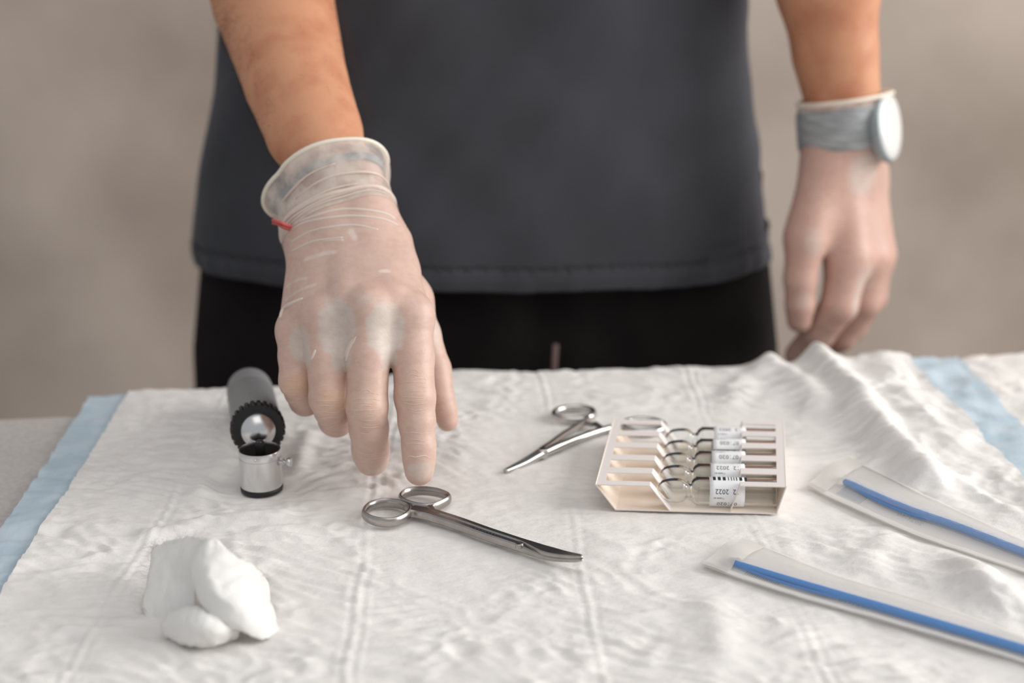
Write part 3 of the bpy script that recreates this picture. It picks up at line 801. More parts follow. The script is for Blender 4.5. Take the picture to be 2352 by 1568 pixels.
hair([rw['fore0'], (wm, .031)], 2600, person, None)

# --- scrub top
hem_h = .036
def hwid(h): return np.interp(h, [.036, .108, .166, .24, .40, .56, .62], [.257, .246, .2365, .222, .226, .225, .205])
def hdep(h): return np.interp(h, [.036, .10, .2, .4, .56, .62], [.128, .124, .118, .125, .115, .09])
def shirt_ring(h, n=220):
    t = np.linspace(0, 2 * math.pi, n, endpoint=False); a, b = float(hwid(h)), float(hdep(h)); e = 2 / 2.35
    x = np.sign(np.cos(t)) * np.abs(np.cos(t)) ** e * a; y = np.sign(np.sin(t)) * np.abs(np.sin(t)) ** e * b
    hem = math.exp(-max(0, h - hem_h) / .05)
    arc = t * 40
    dd = .0075 * noise2(x * 11 + h * 9, np.full(n, h * 5.0) + y * 4) + .005 * noise2(x * 24 - h * 16, np.full(n, h * 9.0)) 
    dd += .0022 * hem * noise2(x * 75, np.full(n, h * 10.0)) + .0012 * math.exp(-((h - hem_h - .012) / .012) ** 2) * np.sin(x * 420 + 2 * np.sin(x * 37))
    st = h - hem_h - .0185
    dd += -.0022 * math.exp(-(st / .0016) ** 2) + .0012 * math.exp(-((h - hem_h - .009) / .006) ** 2)
    nx = x / a ** 2; ny = y / b ** 2; l = np.hypot(nx, ny)
    return np.stack([-.026 + x + dd * nx / l, 1.238 + y + dd * ny / l, np.full(n, T + h) + .004 * noise2(x * 8, y * 8) * hem], 1)
hs = list(np.linspace(hem_h, hem_h + .03, 26)) + list(np.linspace(hem_h + .034, .56, 100)) + list(np.linspace(.565, .62, 8))
mb = MB(); rr = [shirt_ring(h) for h in hs]
inner = shirt_ring(hem_h); ctr = inner.mean(0); inn = [ctr + (inner - ctr) * (.985, .975, 1) + np.array([0, 0, z]) for z in (.03, .012, .001)]
mb.add(*loft(inn + rr, True, False, True)); shirt = build('scrub_top', mb, M['shirt'], person); shirt['label'] = 'charcoal grey scrub top with a stitched hem'
# two rows of stitching above the hem
mb = MB()
for off in (.0165, .0200):
    r0 = shirt_ring(hem_h + off, 700); c0 = r0.mean(0); r0 = r0 + unit(np.array([0, 0, 0.])) * 0 + (r0 - c0) * (.0035, .0045, 0)
    front = [i for i in range(700) if r0[i, 1] < 1.26]
    for i in range(0, len(front) - 3, 4):
        seg = r0[front[i:i + 3]]
        if np.linalg.norm(seg[0] - seg[-1]) < .02: mb.add(*tube(seg, .0004, 5))
build('hem_stitching', mb, M['stitch'], shirt)
for s, sh, el in ((-1, shR, rw['elbow'][0]), (1, shL, elL)):
    mb = MB(); rings = []
    d = unit(el - sh); e1 = unit(np.cross(d, (0, 1, 0))); e2 = np.cross(d, e1); a = np.linspace(0, 2 * math.pi, 40, endpoint=False)
    for k in range(10):
        t = k / 9; c = sh + (el - sh) * (t * .62 - .08) + np.array([0, 0, .01 * (1 - t)]); R = .072 + .006 * t
        rings.append(c + (np.cos(a) * R * (1 + .05 * noise2(np.cos(a) * 2 + t * 2, np.sin(a) * 2)))[:, None] * e1 + (np.sin(a) * R)[:, None] * e2)
    mb.add(*loft(rings, True, True, False)); build('sleeve', mb, M['shirt'], shirt)

# --- trousers
def hips(h, n=96):
    t = np.linspace(0, 2 * math.pi, n, endpoint=False); e = 2 / 2.5
    a = float(np.interp(h, [-.2, -.05, .10], [.272, .267, .245])); b = float(np.interp(h, [-.2, .1], [.118, .112]))
    x = np.sign(np.cos(t)) * np.abs(np.cos(t)) ** e * a; y = np.sign(np.sin(t)) * np.abs(np.sin(t)) ** e * b
    fold = .005 * noise2(x * 16, np.full(n, h * 5.0)) + .006 * np.exp(-((x - .04) / .012) ** 2) * (y < 0) * .5 - .006 * np.exp(-((x - .05) / .006) ** 2) * (y < 0)
    return np.stack([-.024 + x, 1.248 + y * (1 + fold * 8) - fold * (y < 0), np.full(n, T + h)], 1)
mb = MB(); mb.add(*loft([hips(h) for h in np.linspace(.11, -.16, 30)], True, True, True)); trousers = build('trousers', mb, M['pants'], person)
for s in (-1, 1):
    mb = MB(); a = np.linspace(0, 2 * math.pi, 48, endpoint=False); rings = []
    for z in np.linspace(T - .13, .03, 22):
        f = (T - .13 - z) / (T - .16); R = .128 - .045 * f; cx = -.018 + s * (.126 - .02 * f)
        w = 1 + .04 * noise2(np.cos(a) * 2 + z * 6, np.sin(a) * 2 + s)
        rings.append(np.stack([cx + np.cos(a) * R * w, 1.25 + np.sin(a) * R * .88 * w, np.full(48, z)], 1))
    mb.add(*loft(rings, True, True, True)); build('trouser_leg', mb, M['pants'], trousers)
    mb = MB(); rings = []
    for k, (y, w, hh) in enumerate(((1.34, .02, .03), (1.32, .038, .06), (1.25, .042, .085), (1.18, .047, .065), (1.10, .05, .045), (1.06, .04, .035), (1.045, .018, .02))):
        rings.append(np.stack([-.018 + s * .11 + np.cos(a) * w, np.full(48, y), np.clip(np.sin(a) * hh * .55 + hh * .5, 0.0, 1)], 1))
    mb.add(*loft(rings, True, True, True)); build('shoe', mb, M['black'], person)
dp = [P(1277, 790, 1.118), P(1275, 815, 1.115), P(1273, 850, 1.112), P(1270, 900, 1.112)]
mb = MB(); mb.add(*sweep(smooth_line(dp, 5), lambda i, t: rrect(.0024, .0010, .5), True, up=(0, 1, 0))); build('drawstring', mb, M['cord'], trousers)

# --- things worn
def strap_rings(rows, lax, tilt, Yf, n=64, wob=.03):
    out = []
    for i, (x, y, hw, fl) in enumerate(rows):
        c = P(x, y, Yf); m = mpp(c); a = math.radians(tilt); e1 = unit(math.cos(a) * _r + math.sin(a) * _u); e1 = unit(e1 - lax * float(e1 @ lax)); e2 = np.cross(lax, e1)
        out.append(ring_pts(c, e1, e2, hw * m, hw * m * fl, n, wob, i * .13))
    return out
wcen = P(2040, 292, LY - .01)
watch = thing('wrist_watch', wcen, 'round white faced watch with wide grey strap on the hanging wrist', 'watch')
mb = MB(); rs = strap_rings([(1936, 338, 97, .97), (1936, 332, 102, 1.0), (1936, 310, 104, 1.0), (1936, 285, 105, 1.0), (1936, 262, 106, 1.0), (1937, 246, 106, 1.0), (1937, 241, 102, .97)], lax, 3, LY + .008)
mb.add(*loft(rs)); build('strap', mb, M['strap'], watch)
wn = unit(.84 * _r - .55 * _f + .02 * _u); R = 79 * mpp(wcen)
mb = MB(); mb.add(*lathe([(0, -.010), (R * .78, -.010), (R * .98, -.006), (R * 1.03, -.002), (R * 1.03, .001), (R * .97, .0025), (R * .93, .0022)], 56, wn, wcen)); build('case', mb, M['case'], watch)
mb = MB(); mb.add(*lathe([(R * .95, .0016), (R * .93, .0027), (R * .6, .0032), (0, .0034)], 56, wn, wcen)); build('dial', mb, M['dial'], watch)
# band under the cuff of the reaching hand
rings = band_rings
mb = MB(); mb.add(*loft(rings)); o = build('wristband', mb, M['band'], None, base=rings[1].mean(0)); tag(o, 'blue grey wristband seen through the glove cuff of the reaching hand', 'wristband')
pp = [P(668, 520, .862), P(655, 516, .858), P(645, 511, .857), P(634, 508, .858), P(625, 505, .860)]
mb = MB(); mb.add(*tube(smooth_line(pp, 4), [.0012] * 16 + [.0007], 8)); mb.add(*tube(smooth_line([P(665, 527, .862), P(650, 521, .858), P(638, 514, .858), P(627, 512, .860)], 4), .0011, 8))
o = build('string_bracelet', mb, M['red'], None, base=pp[2]); tag(o, 'red string bracelet end sticking out below the cuff of the reaching hand', 'bracelet')

# ------------------------------------------------------------------ curved scissors
UPZ = np.array([0, 0, 1.])
r1c = PT(887, 1176, .0045); r2c = PT(976, 1149, .0045)
base = PT(1000, 1190, 0)
scissors = thing('surgical_scissors', (base[0], base[1], T), 'steel surgical scissors with upturned curved tip lying under the reaching hand', 'scissors')
cl_px = [(952, 1170, .0045), (985, 1180, .0045), (1050, 1201, .0045), (1120, 1226, .0045), (1180, 1246, .0045), (1215, 1257, .0046), (1250, 1268, .0054), (1285, 1276, .0072), (1315, 1280, .0098), (1338, 1281.5, .0125)]
cl = smooth_line([PT(*q) for q in cl_px], 9); NCL = len(cl)
def ovalring(c, a, b, ang, r_in, n=56):
    t = np.linspace(0, 2 * math.pi, n, endpoint=False); ca, sa = math.cos(ang), math.sin(ang)
    x = np.cos(t) * a; y = np.sin(t) * b
    return np.stack([c[0] + x * ca - y * sa, c[1] + x * sa + y * ca, np.full(n, c[2])], 1)
ring_prof = rrect(.0020, .0032, .75)
ring_prof = circ(.0021, 14, .0033)
angs = math.atan2(cl[20][1] - cl[0][1], cl[20][0] - cl[0][0])
ring_px = {-1: [(836, 1178), (850, 1162), (882, 1154.5), (915, 1157.5), (937, 1166), (941, 1177), (928, 1190), (902, 1199), (870, 1198), (846, 1190)],
           1: [(920, 1143), (936, 1131), (966, 1126.5), (1000, 1130), (1026, 1138.5), (1031, 1147), (1016, 1157), (990, 1166), (958, 1164), (930, 1155)]}
def half(side, ringc):
    mb = MB()
    mb.add(*sweep(smooth_line([PT(x, y, .0045) for x, y in ring_px[side]], 7, True), lambda i, t: circ(.0015, 14, .0030), closed=True))
    # neck from the ring into the shank
    d0 = unit(cl[6] - cl[0]); s0 = unit(np.cross(d0, UPZ))
    attach = PT(944, 1177, .0045) if side < 0 else PT(994, 1165, .0045)
    piv = int(NCL * .60)
    path, wid, thk, off = [], [], [], []
    k0 = 10
    start = attach
    for i in range(NCL):
        s = i / (NCL - 1); t, sd, w = frames(cl)[i] if i == 0 else FR[i]
        if i < k0: continue
        if i < piv - 14: o_, w_, h_, z_ = side * .0023, .0021, .0024, 0.
        else:
            q = sstep(piv - 14, piv + 12, i)
            tip = sstep(piv + 4, NCL - 1, i)
            full = .0043 * (1 - .58 * tip)
            o_ = side * .0023 * (1 - q); w_ = .0021 + (full - .0021) * q
            rnd = math.sqrt(max(.02, 1 - max(0., (i - (NCL - 9)) / 8.2) ** 2)); w_ *= rnd; h_ = (.0024 - .0011 * q - .0003 * tip) * (.35 + .65 * rnd); z_ = (-side) * -.00125 * q * (1 - .2 * tip)
            z_ = (.00118 if side > 0 else -.00118) * q * (1 - .25 * tip)
        path.append(cl[i] + sd * (-o_) + w * z_); wid.append(w_); thk.append(h_)
    pre = smooth_line([start, (start + path[0]) / 2 + (path[0] - path[4]) * .25, path[0]], 6)[:-1]
    path = np.array(list(pre) + path); n0 = len(pre); wid = [.0022 - .0001 * k / n0 for k in range(n0)] + wid; thk = [.0026 - .0002 * k / n0 for k in range(n0)] + thk
    mb.add(*sweep(path, lambda i, t: rrect(wid[i], thk[i], .38), True))
    return mb
FR = frames(cl)
hb = half(-1, r1c); build('blade_half', hb, M['steel'], scissors, sharp=35)
hb = half(1, r2c); build('blade_half', hb, M['steel'], scissors, sharp=35)
# web between the rings and the shank
ctrw = [PT(926, 1159, .0062), PT(950, 1162, .0062), PT(975, 1166, .0062), PT(1004, 1172, .0062), PT(1016, 1180, .0062), PT(1000, 1183, .0062), PT(975, 1180, .0062), PT(955, 1177, .0062), PT(940, 1169, .0062)]
mb = MB(); top = smooth_line(ctrw, 5, True); bot = top - (0, 0, .0016)
mb.add(*loft([bot, top, top * 1.0 + (0, 0, .0006) + (top.mean(0) - top) * .12], True, True, True)); build('shank_web', mb, M['steel'], scissors, sharp=40)
pv = PT(1193, 1248, .0073); mb = MB(); mb.add(*lathe([(.0023, -.0022), (.0023, .0001), (.0020, .0004), (0, .00045)], 24, (0, 0, 1), pv)); scr = build('pivot_screw', mb, M['steel'], scissors, sharp=40)
dd_ = unit(cl[40] - cl[30]); mb = MB(); mb.add(*sweep([pv + dd_ * -.0016 + (0, 0, .0005), pv + dd_ * .0016 + (0, 0, .0005)], lambda i, t: rrect(.0003, .00015, .2))); build('screw_slot', mb, M['engrave'], scr)

# ------------------------------------------------------------------ text on surfaces
def text_mesh(s, size):
    cu = bpy.data.curves.new('lettering', 'FONT'); cu.body = s; cu.size = size; cu.resolution_u = 3; cu.align_x = 'CENTER'; cu.align_y = 'CENTER'
    o = bpy.data.objects.new('lettering', cu); C.objects.link(o); bpy.context.view_layer.update()
    dg = bpy.context.evaluated_depsgraph_get(); me = o.evaluated_get(dg).to_mesh()
    v = np.array([x.co[:] for x in me.vertices]).reshape(-1, 3); f = [list(p.vertices) for p in me.polygons]
    o.evaluated_get(dg).to_mesh_clear(); bpy.data.objects.remove(o); bpy.data.curves.remove(cu)
    return v, f
# maker's engraving on the shank (unreadable small strokes in the photograph)
mb = MB()
for k in range(9):
    i = 24 + k; t, sd, w = FR[i]; p = cl[i] + w * .00245 + sd * .0022; h_ = .0010 if k not in (0, 5) else .0014
    mb.add(*sweep([p - sd * h_ * .5, p + sd * h_ * .5 + t * .0003], lambda i, t: rrect(.00014, .00005, .2)))
build('engraving', mb, M['engrave'], scissors)

# ------------------------------------------------------------------ clamp (haemostat)
hbase = PT(1320, 1000, 0)
clampo = thing('haemostatic_clamp', (hbase[0], hbase[1], T), 'steel ring handled locking forceps lying half open behind the ampoule carton', 'forceps')
def clamp_half(pxs, ringc, ang, rad):
    mb = MB(); path = smooth_line([PT(*q) for q in pxs], 8); n = len(path)
    rr = np.interp(np.linspace(0, 1, n), [0, .1, .35, .42, .5, 1], [.0011, .0017, .0027, .0032, .0027, .0024])
    mb.add(*sweep(path, lambda i, t: circ(rr[i] * .95, 12, rr[i]), True))
    mb.add(*sweep(ovalring(ringc, .0142, .0118, ang, 0), lambda i, t: circ(.0021, 12, .0026), closed=True))
    return mb
ra = PT(1318, 950, .0035); rb = PT(1478, 978, .0035)
build('clamp_half', clamp_half([(1159, 1081, .0026), (1200, 1062, .003), (1245, 1036, .004), (1290, 1003, .004), (1335, 974, .0038), (1351, 962, .0035)], ra, .35, 0), M['steel2'], clampo)
build('clamp_half', clamp_half([(1161, 1082, .0026), (1205, 1064, .003), (1248, 1041, .004), (1310, 1014, .004), (1370, 992, .0038), (1412, 981, .0036), (1432, 982, .0035)], rb, -.1, 0), M['steel2'], clampo)
pj = PT(1247, 1039, .0045); mb = MB(); mb.add(*lathe([(.0032, -.003), (.0032, .0022), (.0026, .0028), (0, .0029)], 20, UPZ, pj)); build('box_joint', mb, M['steel2'], clampo, sharp=40)
for a, b in (((1338, 970), (1362, 976)), ((1366, 972), (1388, 988))):
    q0, q1 = PT(*a, .0042), PT(*b, .0042); mb = MB(); mb.add(*sweep([q0, (q0 + q1) / 2, q1], lambda i, t: rrect(.0017, .0013, .3), True)); build('ratchet', mb, M['steel'], clampo, sharp=40)

# ------------------------------------------------------------------ ampoule carton and ampoules
wv = unit((.998, -.060, 0)); dv = unit((.165, .986, 0)); OB = PT(1413, 1176, 0)
def K(u, v, h): return OB + wv * u + dv * v + UPZ * h
PITCHV = .0204; V0 = .0112; VL = .1075; TH = .0006
carton = thing('ampoule_carton', K(.045, VL / 2, 0), 'open white cardboard tray with slots holding five glass ampoules', 'carton')
def card(name, quads, m=(None,)):
    mb = MB(); cache = {}
    vv, ff = [], []
    for q in quads:
        ids = []
        for (u, v, h) in q:
            key = (round(u, 5), round(v, 5), round(h, 5))
            if key not in cache: cache[key] = len(vv); vv.append(K(*key))
            ids.append(cache[key])
        ff.append(ids)
    mb.add(vv, ff); o = build(name, mb, [M['cardout'], M['cardin']], carton, smooth=False)
    md = o.modifiers.new('thickness', 'SOLIDIFY'); md.thickness = TH; md.offset = -1; md.material_offset = 1
    return o
HL, HR = .0176, .0190
uA, uD, uC, uH, uG, uF, uE = -.0123, .0198, .0322, .067, .0722, .0992, .0945
H0 = .0012
card('base_panel', [[(0, 0, H0), (0, VL, H0), (uE, VL, H0), (uE, 0, H0)]][::1])
card('outer_wall', [[(0, 0, H0), (uA, 0, HL), (uA, VL, HL), (0, VL, H0)]])
card('outer_wall', [[(uE, 0, H0), (uE, VL, H0), (uF, VL, HR), (uF, 0, HR)]])
slot_w = .0120
def edges():
    e = [0.0]
    for i in range(5):
        c = V0 + .0008 + i * PITCHV; e += [c - slot_w / 2, c + slot_w / 2]
    return e + [VL]
E = edges()
qs = []; us = -.0066
for i in range(len(E) - 1):
    qs.append([(uA, E[i], HL), (us, E[i], HL), (us, E[i + 1], HL), (uA, E[i + 1], HL)])
    if i % 2 == 0:
        qs.append([(us, E[i], HL), (uD, E[i], HL), (uD, E[i + 1], HL), (us, E[i + 1], HL)])
card('slotted_panel', qs)
qs = []; us = .0935
for i in range(len(E) - 1):
    qs.append([(us, E[i], HR), (uF, E[i], HR), (uF, E[i + 1], HR), (us, E[i + 1], HR)])
    if i % 2 == 0:
        qs.append([(uG, E[i], HR), (us, E[i], HR), (us, E[i + 1], HR), (uG, E[i + 1], HR)])
card('slotted_panel', qs)
for i in range(0, len(E) - 1, 2):
    a, b = E[i], E[i + 1]; n = -.0036 if 0 < i else 0
    m2 = -.0036 if i < len(E) - 2 else 0
    card('divider_tab', [[(uD, a, HL), (uC, a + n, .0018), (uC, b - m2, .0018), (uD, b, HL)]])
    card('divider_tab', [[(uG, a, HR), (uG, b, HR), (uH, b - m2, .0018), (uH, a + n, .0018)]])

AR = .0086; AZ = AR + .0014
prof = [(0, .0930), (AR * .80, .0932), (AR * .97, .0925), (AR, .0905), (AR, .0500), (AR * .985, .0478), (AR * .90, .0455), (AR * .72, .0438), (AR * .54, .0428), (AR * .50, .0420), (AR * .56, .0410),
        (AR * .70, .0396), (AR * .81, .0378), (AR * .86, .0350), (AR * .84, .0315), (AR * .74, .0275), (AR * .58, .0252), (AR * .36, .0236), (AR * .16, .0228), (0, .0226)]
AX = unit(wv)
def resample(p, n=4):
    q = smooth_line([(a, b, 0) for a, b in p], n); return [(max(0, x), y) for x, y, _ in q]
outer = [(0, prof[0][1])] + resample(prof[1:-1], 4) + [(0, prof[-1][1])]
inner_ = [(0, prof[0][1] - .0009)] + [(max(.0004, r - .0007), s - (.0008 if s > .09 else 0)) for r, s in resample(prof[1:-1], 4)] + [(0, prof[-1][1] + .0008)]
liq = [(0, .0914)] + [(AR - .00072, .0905), (AR - .00072, .0500), (AR * .985 - .00072, .0480), (AR * .90 - .00072, .0458), (AR * .74 - .0007, .0442), (0, .0441)]
def make_ampoule(label):
    c = np.zeros(3)
    o = thing('glass_ampoule', (0, 0, 0), label, 'ampoule', 'ampoules in the carton')
    mb = MB(); v, f = lathe(outer, 40, AX, c); mb.add(v, f); build('glass_body', mb, M['thinglass'], o, sharp=60)
    # label paper wrapped on the barrel
    def wrap(u, phi, lift): return AX * u + (-np.cross(UPZ, AX) * math.cos(phi) + UPZ * math.sin(phi)) * (AR + lift)
    nu, nphi = 8, 40; u0, u1 = .0540, .0745; p0, p1 = math.radians(-62), math.radians(104)
    vv = []
    for i in range(nphi):
        for j in range(nu):
            ph = p0 + (p1 - p0) * i / (nphi - 1); uu = u0 + (u1 - u0) * j / (nu - 1)
            vv.append(wrap(uu, ph, .00012))
    mb = MB(); mb.add(vv, gridfaces(nu, nphi)); lab = build('paper_label', mb, M['paper'], o)
    mod = lab.modifiers.new('thickness', 'SOLIDIFY'); mod.thickness = .00008; mod.offset = 1
    uc = (u0 + u1) / 2
    mb = MB()
    for s, size, ph, du in (('12  2022', .0040, 24, .0), ('Годен до', .0014, -3, -.005), ('071020', .0040, -30, .0)):
        v, f = text_mesh(s, size)
        mb.add([wrap(uc + du - x, math.radians(ph) - y / AR, .00028) for x, y, _ in v], f)
    x = -.0082
    for wdt, gap in ((.0017, .0012), (.0017, .0012), (.0017, .0014), (.0005, .0012), (.0005, .001), (.0005, .001), (.0006, .0013), (.0017, .0013), (.0014, 0)):
        q = []
        for k in range(5):
            ph = math.radians(72 + k * 7); q += [wrap(uc + x, ph, .00028), wrap(uc + x + wdt, ph, .00028)]
        mb.add(q, [[2 * k, 2 * k + 1, 2 * k + 3, 2 * k + 2] for k in range(4)]); x += wdt + gap
    build('printed_text', mb, M['ink'], lab)
    return o
amp_labels = ['clear glass ampoule nearest the front end of the carton, its barcode and date facing up', 'second clear glass ampoule from the front end of the carton',
              'middle clear glass ampoule of the five in the carton', 'fourth clear glass ampoule from the front end of the carton', 'clear glass ampoule farthest back in the carton, beside the forceps ring']
amp0 = make_ampoule(amp_labels[0])
def copy_tree(o, parent=None):
    c = o.copy(); C.objects.link(c); c.parent = parent
    for ch in list(o.children): copy_tree(ch, c)
    return c
for i in range(5):
    a = amp0 if i == 0 else copy_tree(amp0)
    a['label'] = amp_labels[i]; a.location = tuple(K(0, V0 + i * PITCHV, AZ)); 
    if i in (1, 2, 3, 4): a.rotation_mode = 'AXIS_ANGLE'; a.rotation_axis_angle = (math.radians((0, -44, -88, -96, -52)[i]), *AX)

# ------------------------------------------------------------------ otoscope / dermatoscope
cb = PT(602, 1126, 0); scope = thing('diagnostic_scope', (cb[0], cb[1], T), 'diagnostic scope with dark grey handle and silver cup head lying beside the gloved hand', 'scope')
CR, CHh = .0127, .0275; cz = np.array([cb[0], cb[1], T])
mb = MB(); mb.add(*lathe([(CR * .86, .0040), (CR * .995, .0040), (CR, .0050), (CR, CHh - .0050), (CR * .975, CHh - .0048), (CR * .975, CHh - .0042), (CR * 1.01, CHh - .0040), (CR * 1.01, CHh - .0008), (CR * .985, CHh), (CR * .94, CHh), (CR * .92, CHh - .001), (CR * .92, CHh - .002)], 64, UPZ, cz)); cup = build('cup', mb, M['alu'], scope, sharp=35)
mb = MB(); mb.add(*lathe([(CR * .925, CHh - .0008), (CR * .92, .008), (CR * .86, .005), (0, .005)], 64, UPZ, cz)); build('cup_lining', mb, M['blackmat'], cup)
mb = MB(); mb.add(*lathe([(0, .0002), (CR * .90, .0002), (CR * 1.0, .0010), (CR * 1.02, .0026), (CR * 1.0, .0042), (CR * .8, .0044)], 64, UPZ, cz)); build('base_ring', mb, M['black'], scope)
pz = cz + (.0, .0015, 0); mb = MB(); mb.add(*lathe([(.0030, .006), (.0029, CHh + .0020), (.0026, CHh + .0038), (.0018, CHh + .0048), (0, CHh + .0050)], 24, UPZ, pz)); post = build('bulb_post', mb, M['black'], scope, sharp=50)
for s in (-1, 1):
    mb = MB(); mb.add(*lathe([(.0007, 0), (.0006, .0006), (0, .0009)], 10, unit((0, -.6, .8)), pz + (s * .0008, -.0014, CHh + .0040))); build('contact', mb, M['cord'], post)
kn = cz + (CR, -.002, CHh * .70); mb = MB(); mb.add(*lathe([(.0012, -.001), (.0012, .0016), (.0024, .0018), (.0026, .0026), (.0014, .0030), (.0016, .0036), (.0027, .0044), (.0030, .0056), (.0026, .0066), (0, .0070)], 24, unit((.97, -.18, .08)), kn)); build('thumb_screw', mb, M['alu'], scope, sharp=40)
mb = MB(); mb.add(*lathe([(.0007, 0), (.0007, .0008), (0, .0010)], 10, (0, -1, 0), cz + (-.0006, -CR * 1.0, CHh - .0024))); build('pin', mb, M['alu'], cup)
hA = P(593, 988, .8165); hB = PT(573, 893, .0165); hax = unit(hB - hA); HLn = float(np.linalg.norm(hB - hA))
HRr = .0158
mb = MB(); mb.add(*lathe([(0, .010), (HRr * .93, .010), (HRr * .97, .012), (HRr * .99, .016), (HRr, HLn - .030), (HRr * .985, HLn - .0295), (HRr * .985, HLn - .0285), (HRr * 1.01, HLn - .028), (HRr * 1.01, HLn - .012), (HRr * .985, HLn - .0115), (HRr * .985, HLn - .010), (HRr, HLn - .0095), (HRr * .98, HLn - .002), (HRr * .9, HLn), (0, HLn)], 72, hax, hA)); build('handle', mb, M['handle'], scope, sharp=35)
# knurled dimmer ring
n = 26; a = np.linspace(0, 2 * math.pi, n * 6, endpoint=False); s_ = unit(np.cross(hax, UPZ)); w_ = np.cross(s_, hax)
def gear(R, depth, q): 
    ph = (np.arange(n * 6) % 6); rr = R - depth * np.isin(ph, (3, 4)).astype(float)
    return hA + hax * q + (np.cos(a) * rr)[:, None] * s_ + (np.sin(a) * rr)[:, None] * w_
mb = MB(); mb.add(*loft([gear(HRr * .80, 0, .0005), gear(HRr * 1.00, .0004, .0008), gear(HRr * 1.07, .0013, .0022), gear(HRr * 1.07, .0013, .0100), gear(HRr * 1.0, .0006, .0112), gear(HRr * .6, 0, .0112)], True, True, True)); build('knurled_ring', mb, M['black'], scope, sharp=30)
mb = MB(); mb.add(*lathe([(HRr * .70, .0012), (HRr * .70, -.0006), (HRr * .64, -.0030), (HRr * .45, -.0056), (HRr * .2, -.0068), (0, -.007)], 48, hax, hA)); build('dome_collar', mb, M['alu'], scope)

# ------------------------------------------------------------------ gauze swab
gb = PT(480, 1420, 0); gauze = thing('gauze_swab', (gb[0], gb[1], T), 'crumpled white cotton gauze swab with frayed threads at front left', 'gauze')
def patch(rows, n=9, amp=.0009, seed=0.):
    R = [smooth_line([PT(*q) for q in r], n) for r in rows]; R = np.stack(R)
    Cc = np.stack([smooth_line(R[:, j], n) for j in range(R.shape[1])], 1)
    ny, nx = Cc.shape[:2]; v = Cc.reshape(-1, 3).copy()
    u_ = np.tile(np.arange(nx) / nx, ny); w_ = np.repeat(np.arange(ny) / ny, nx)
    v[:, 2] += amp * (noise2(u_ * 7 + seed, w_ * 6 + seed) + .7 * (1 - 2 * np.abs(noise2(u_ * 9 + w_ * 4 + seed * 3, w_ * 3 + 2)))) + .00015 * noise2(u_ * 60, w_ * 60) + amp * .35 * noise2(u_ * 16 + w_ * 7, w_ * 13 - u_ * 5 + seed)
    v[:, 1] -= amp * .6 * noise2(u_ * 11 + seed * 2, w_ * 5 + 9)
    return v, gridfaces(nx, ny)
wing = [[(470,1250,.030),(456,1300,.022),(466,1350,.016),(494,1395,.010),(534,1425,.006)],
        [(464,1246,.036),(440,1300,.030),(447,1345,.0255),(471,1398,.0185),(516,1432,.011)],
        [(487,1243,.039),(470,1300,.0345),(486,1350,.029),(512,1405,.020),(545,1452,.0095)],
        [(515,1262,.037),(522,1306,.033),(536,1358,.0265),(560,1415,.0175),(580,1465,.0045)],
        [(548,1288,.031),(568,1322,.026),(580,1365,.020),(597,1415,.012),(608,1470,.0015)],
        [(576,1303,.023),(600,1337,.017),(607,1374,.012),(621,1418,.007),(636,1452,.001)],
        [(598,1320,.010),(616,1350,.006),(619,1382,.003),(630,1415,.001),(640,1446,-.002)]]
wing = [[(r[0][0] + 6, r[0][1] + 40, max(.001, r[0][2] - .020)), (r[0][0] + 3, r[0][1] + 6, r[0][2] - .005)] + r for r in wing]
lobe = [[(400,1410,.004),(441,1402,.009),(490,1412,.009),(535,1430,.005)], [(388,1416,.010),(440,1398,.0165),(490,1410,.0165),(540,1430,.010)],
        [(372,1438,.0065),(430,1436,.0150),(490,1444,.0150),(550,1448,.007)], [(380,1462,.002),(430,1474,.006),(490,1476,.006),(545,1464,.002)], [(392,1468,-.002),(435,1486,-.002),(490,1487,-.002),(540,1470,-.002)]]
left_ = [[(352,1258,.016),(400,1244,.024),(445,1237,.031),(486,1240,.034)], [(346,1300,.010),(390,1288,.0165),(432,1283,.0235),(468,1290,.028)],
         [(338,1345,.006),(382,1340,.009),(420,1343,.011),(452,1345,.016)], [(328,1395,.002),(375,1393,.003),(410,1396,.004),(448,1402,.008)], [(340,1424,-.002),(378,1428,-.002),(420,1424,-.001),(452,1424,.003)]]
for rows, am, sd_ in ((wing, .0019, 1.3), (lobe, .0015, 5.1), (left_, .0017, 8.7)):
    mb = MB(); mb.add(*patch(rows, 9, am, sd_)); o = build('gauze_fold', mb, M['cotton'], gauze)
    md = o.modifiers.new('thickness', 'SOLIDIFY'); md.thickness = .0012; md.offset = 0
mb = MB()
def thread(x, y, h, dx, dy, L_, curl, r=.00012):
    p = PT(x, y, h); d = unit((dx, .3 * random.uniform(-1, 1), dy)); s = unit(np.cross(d, (0, 1, 0.2))); q = []
    for k in range(8):
        t = k / 7; q.append(p + d * L_ * t + s * curl * L_ * math.sin(t * 2.6))
    mb.add(*tube(q, r, 4, False))
Vl = np.asarray(patch(left_, 9, .0017, 8.7)[0]).reshape(37, 28, 3)
def thread3(p, d, L_, curl, r=.00016):
    d = unit(d); s = unit(np.cross(d, (.2, 1, .1))); q = [p + d * L_ * t + s * curl * L_ * math.sin(t * 2.8) - np.array([0, 0, .25 * L_ * t * t]) for t in np.linspace(0, 1, 9)]
    mb.add(*tube(q, [r * (1 - .4 * t) for t in np.linspace(0, 1, 9)], 4, False))
for k in range(70):
    p = Vl[random.randint(0, 2), random.randint(0, 27)]; thread3(p, (random.uniform(-.8, .5), random.uniform(-.3, .5), random.uniform(.2, 1)), random.uniform(.002, .008), random.uniform(-.4, .4), random.uniform(.00009, .00016))
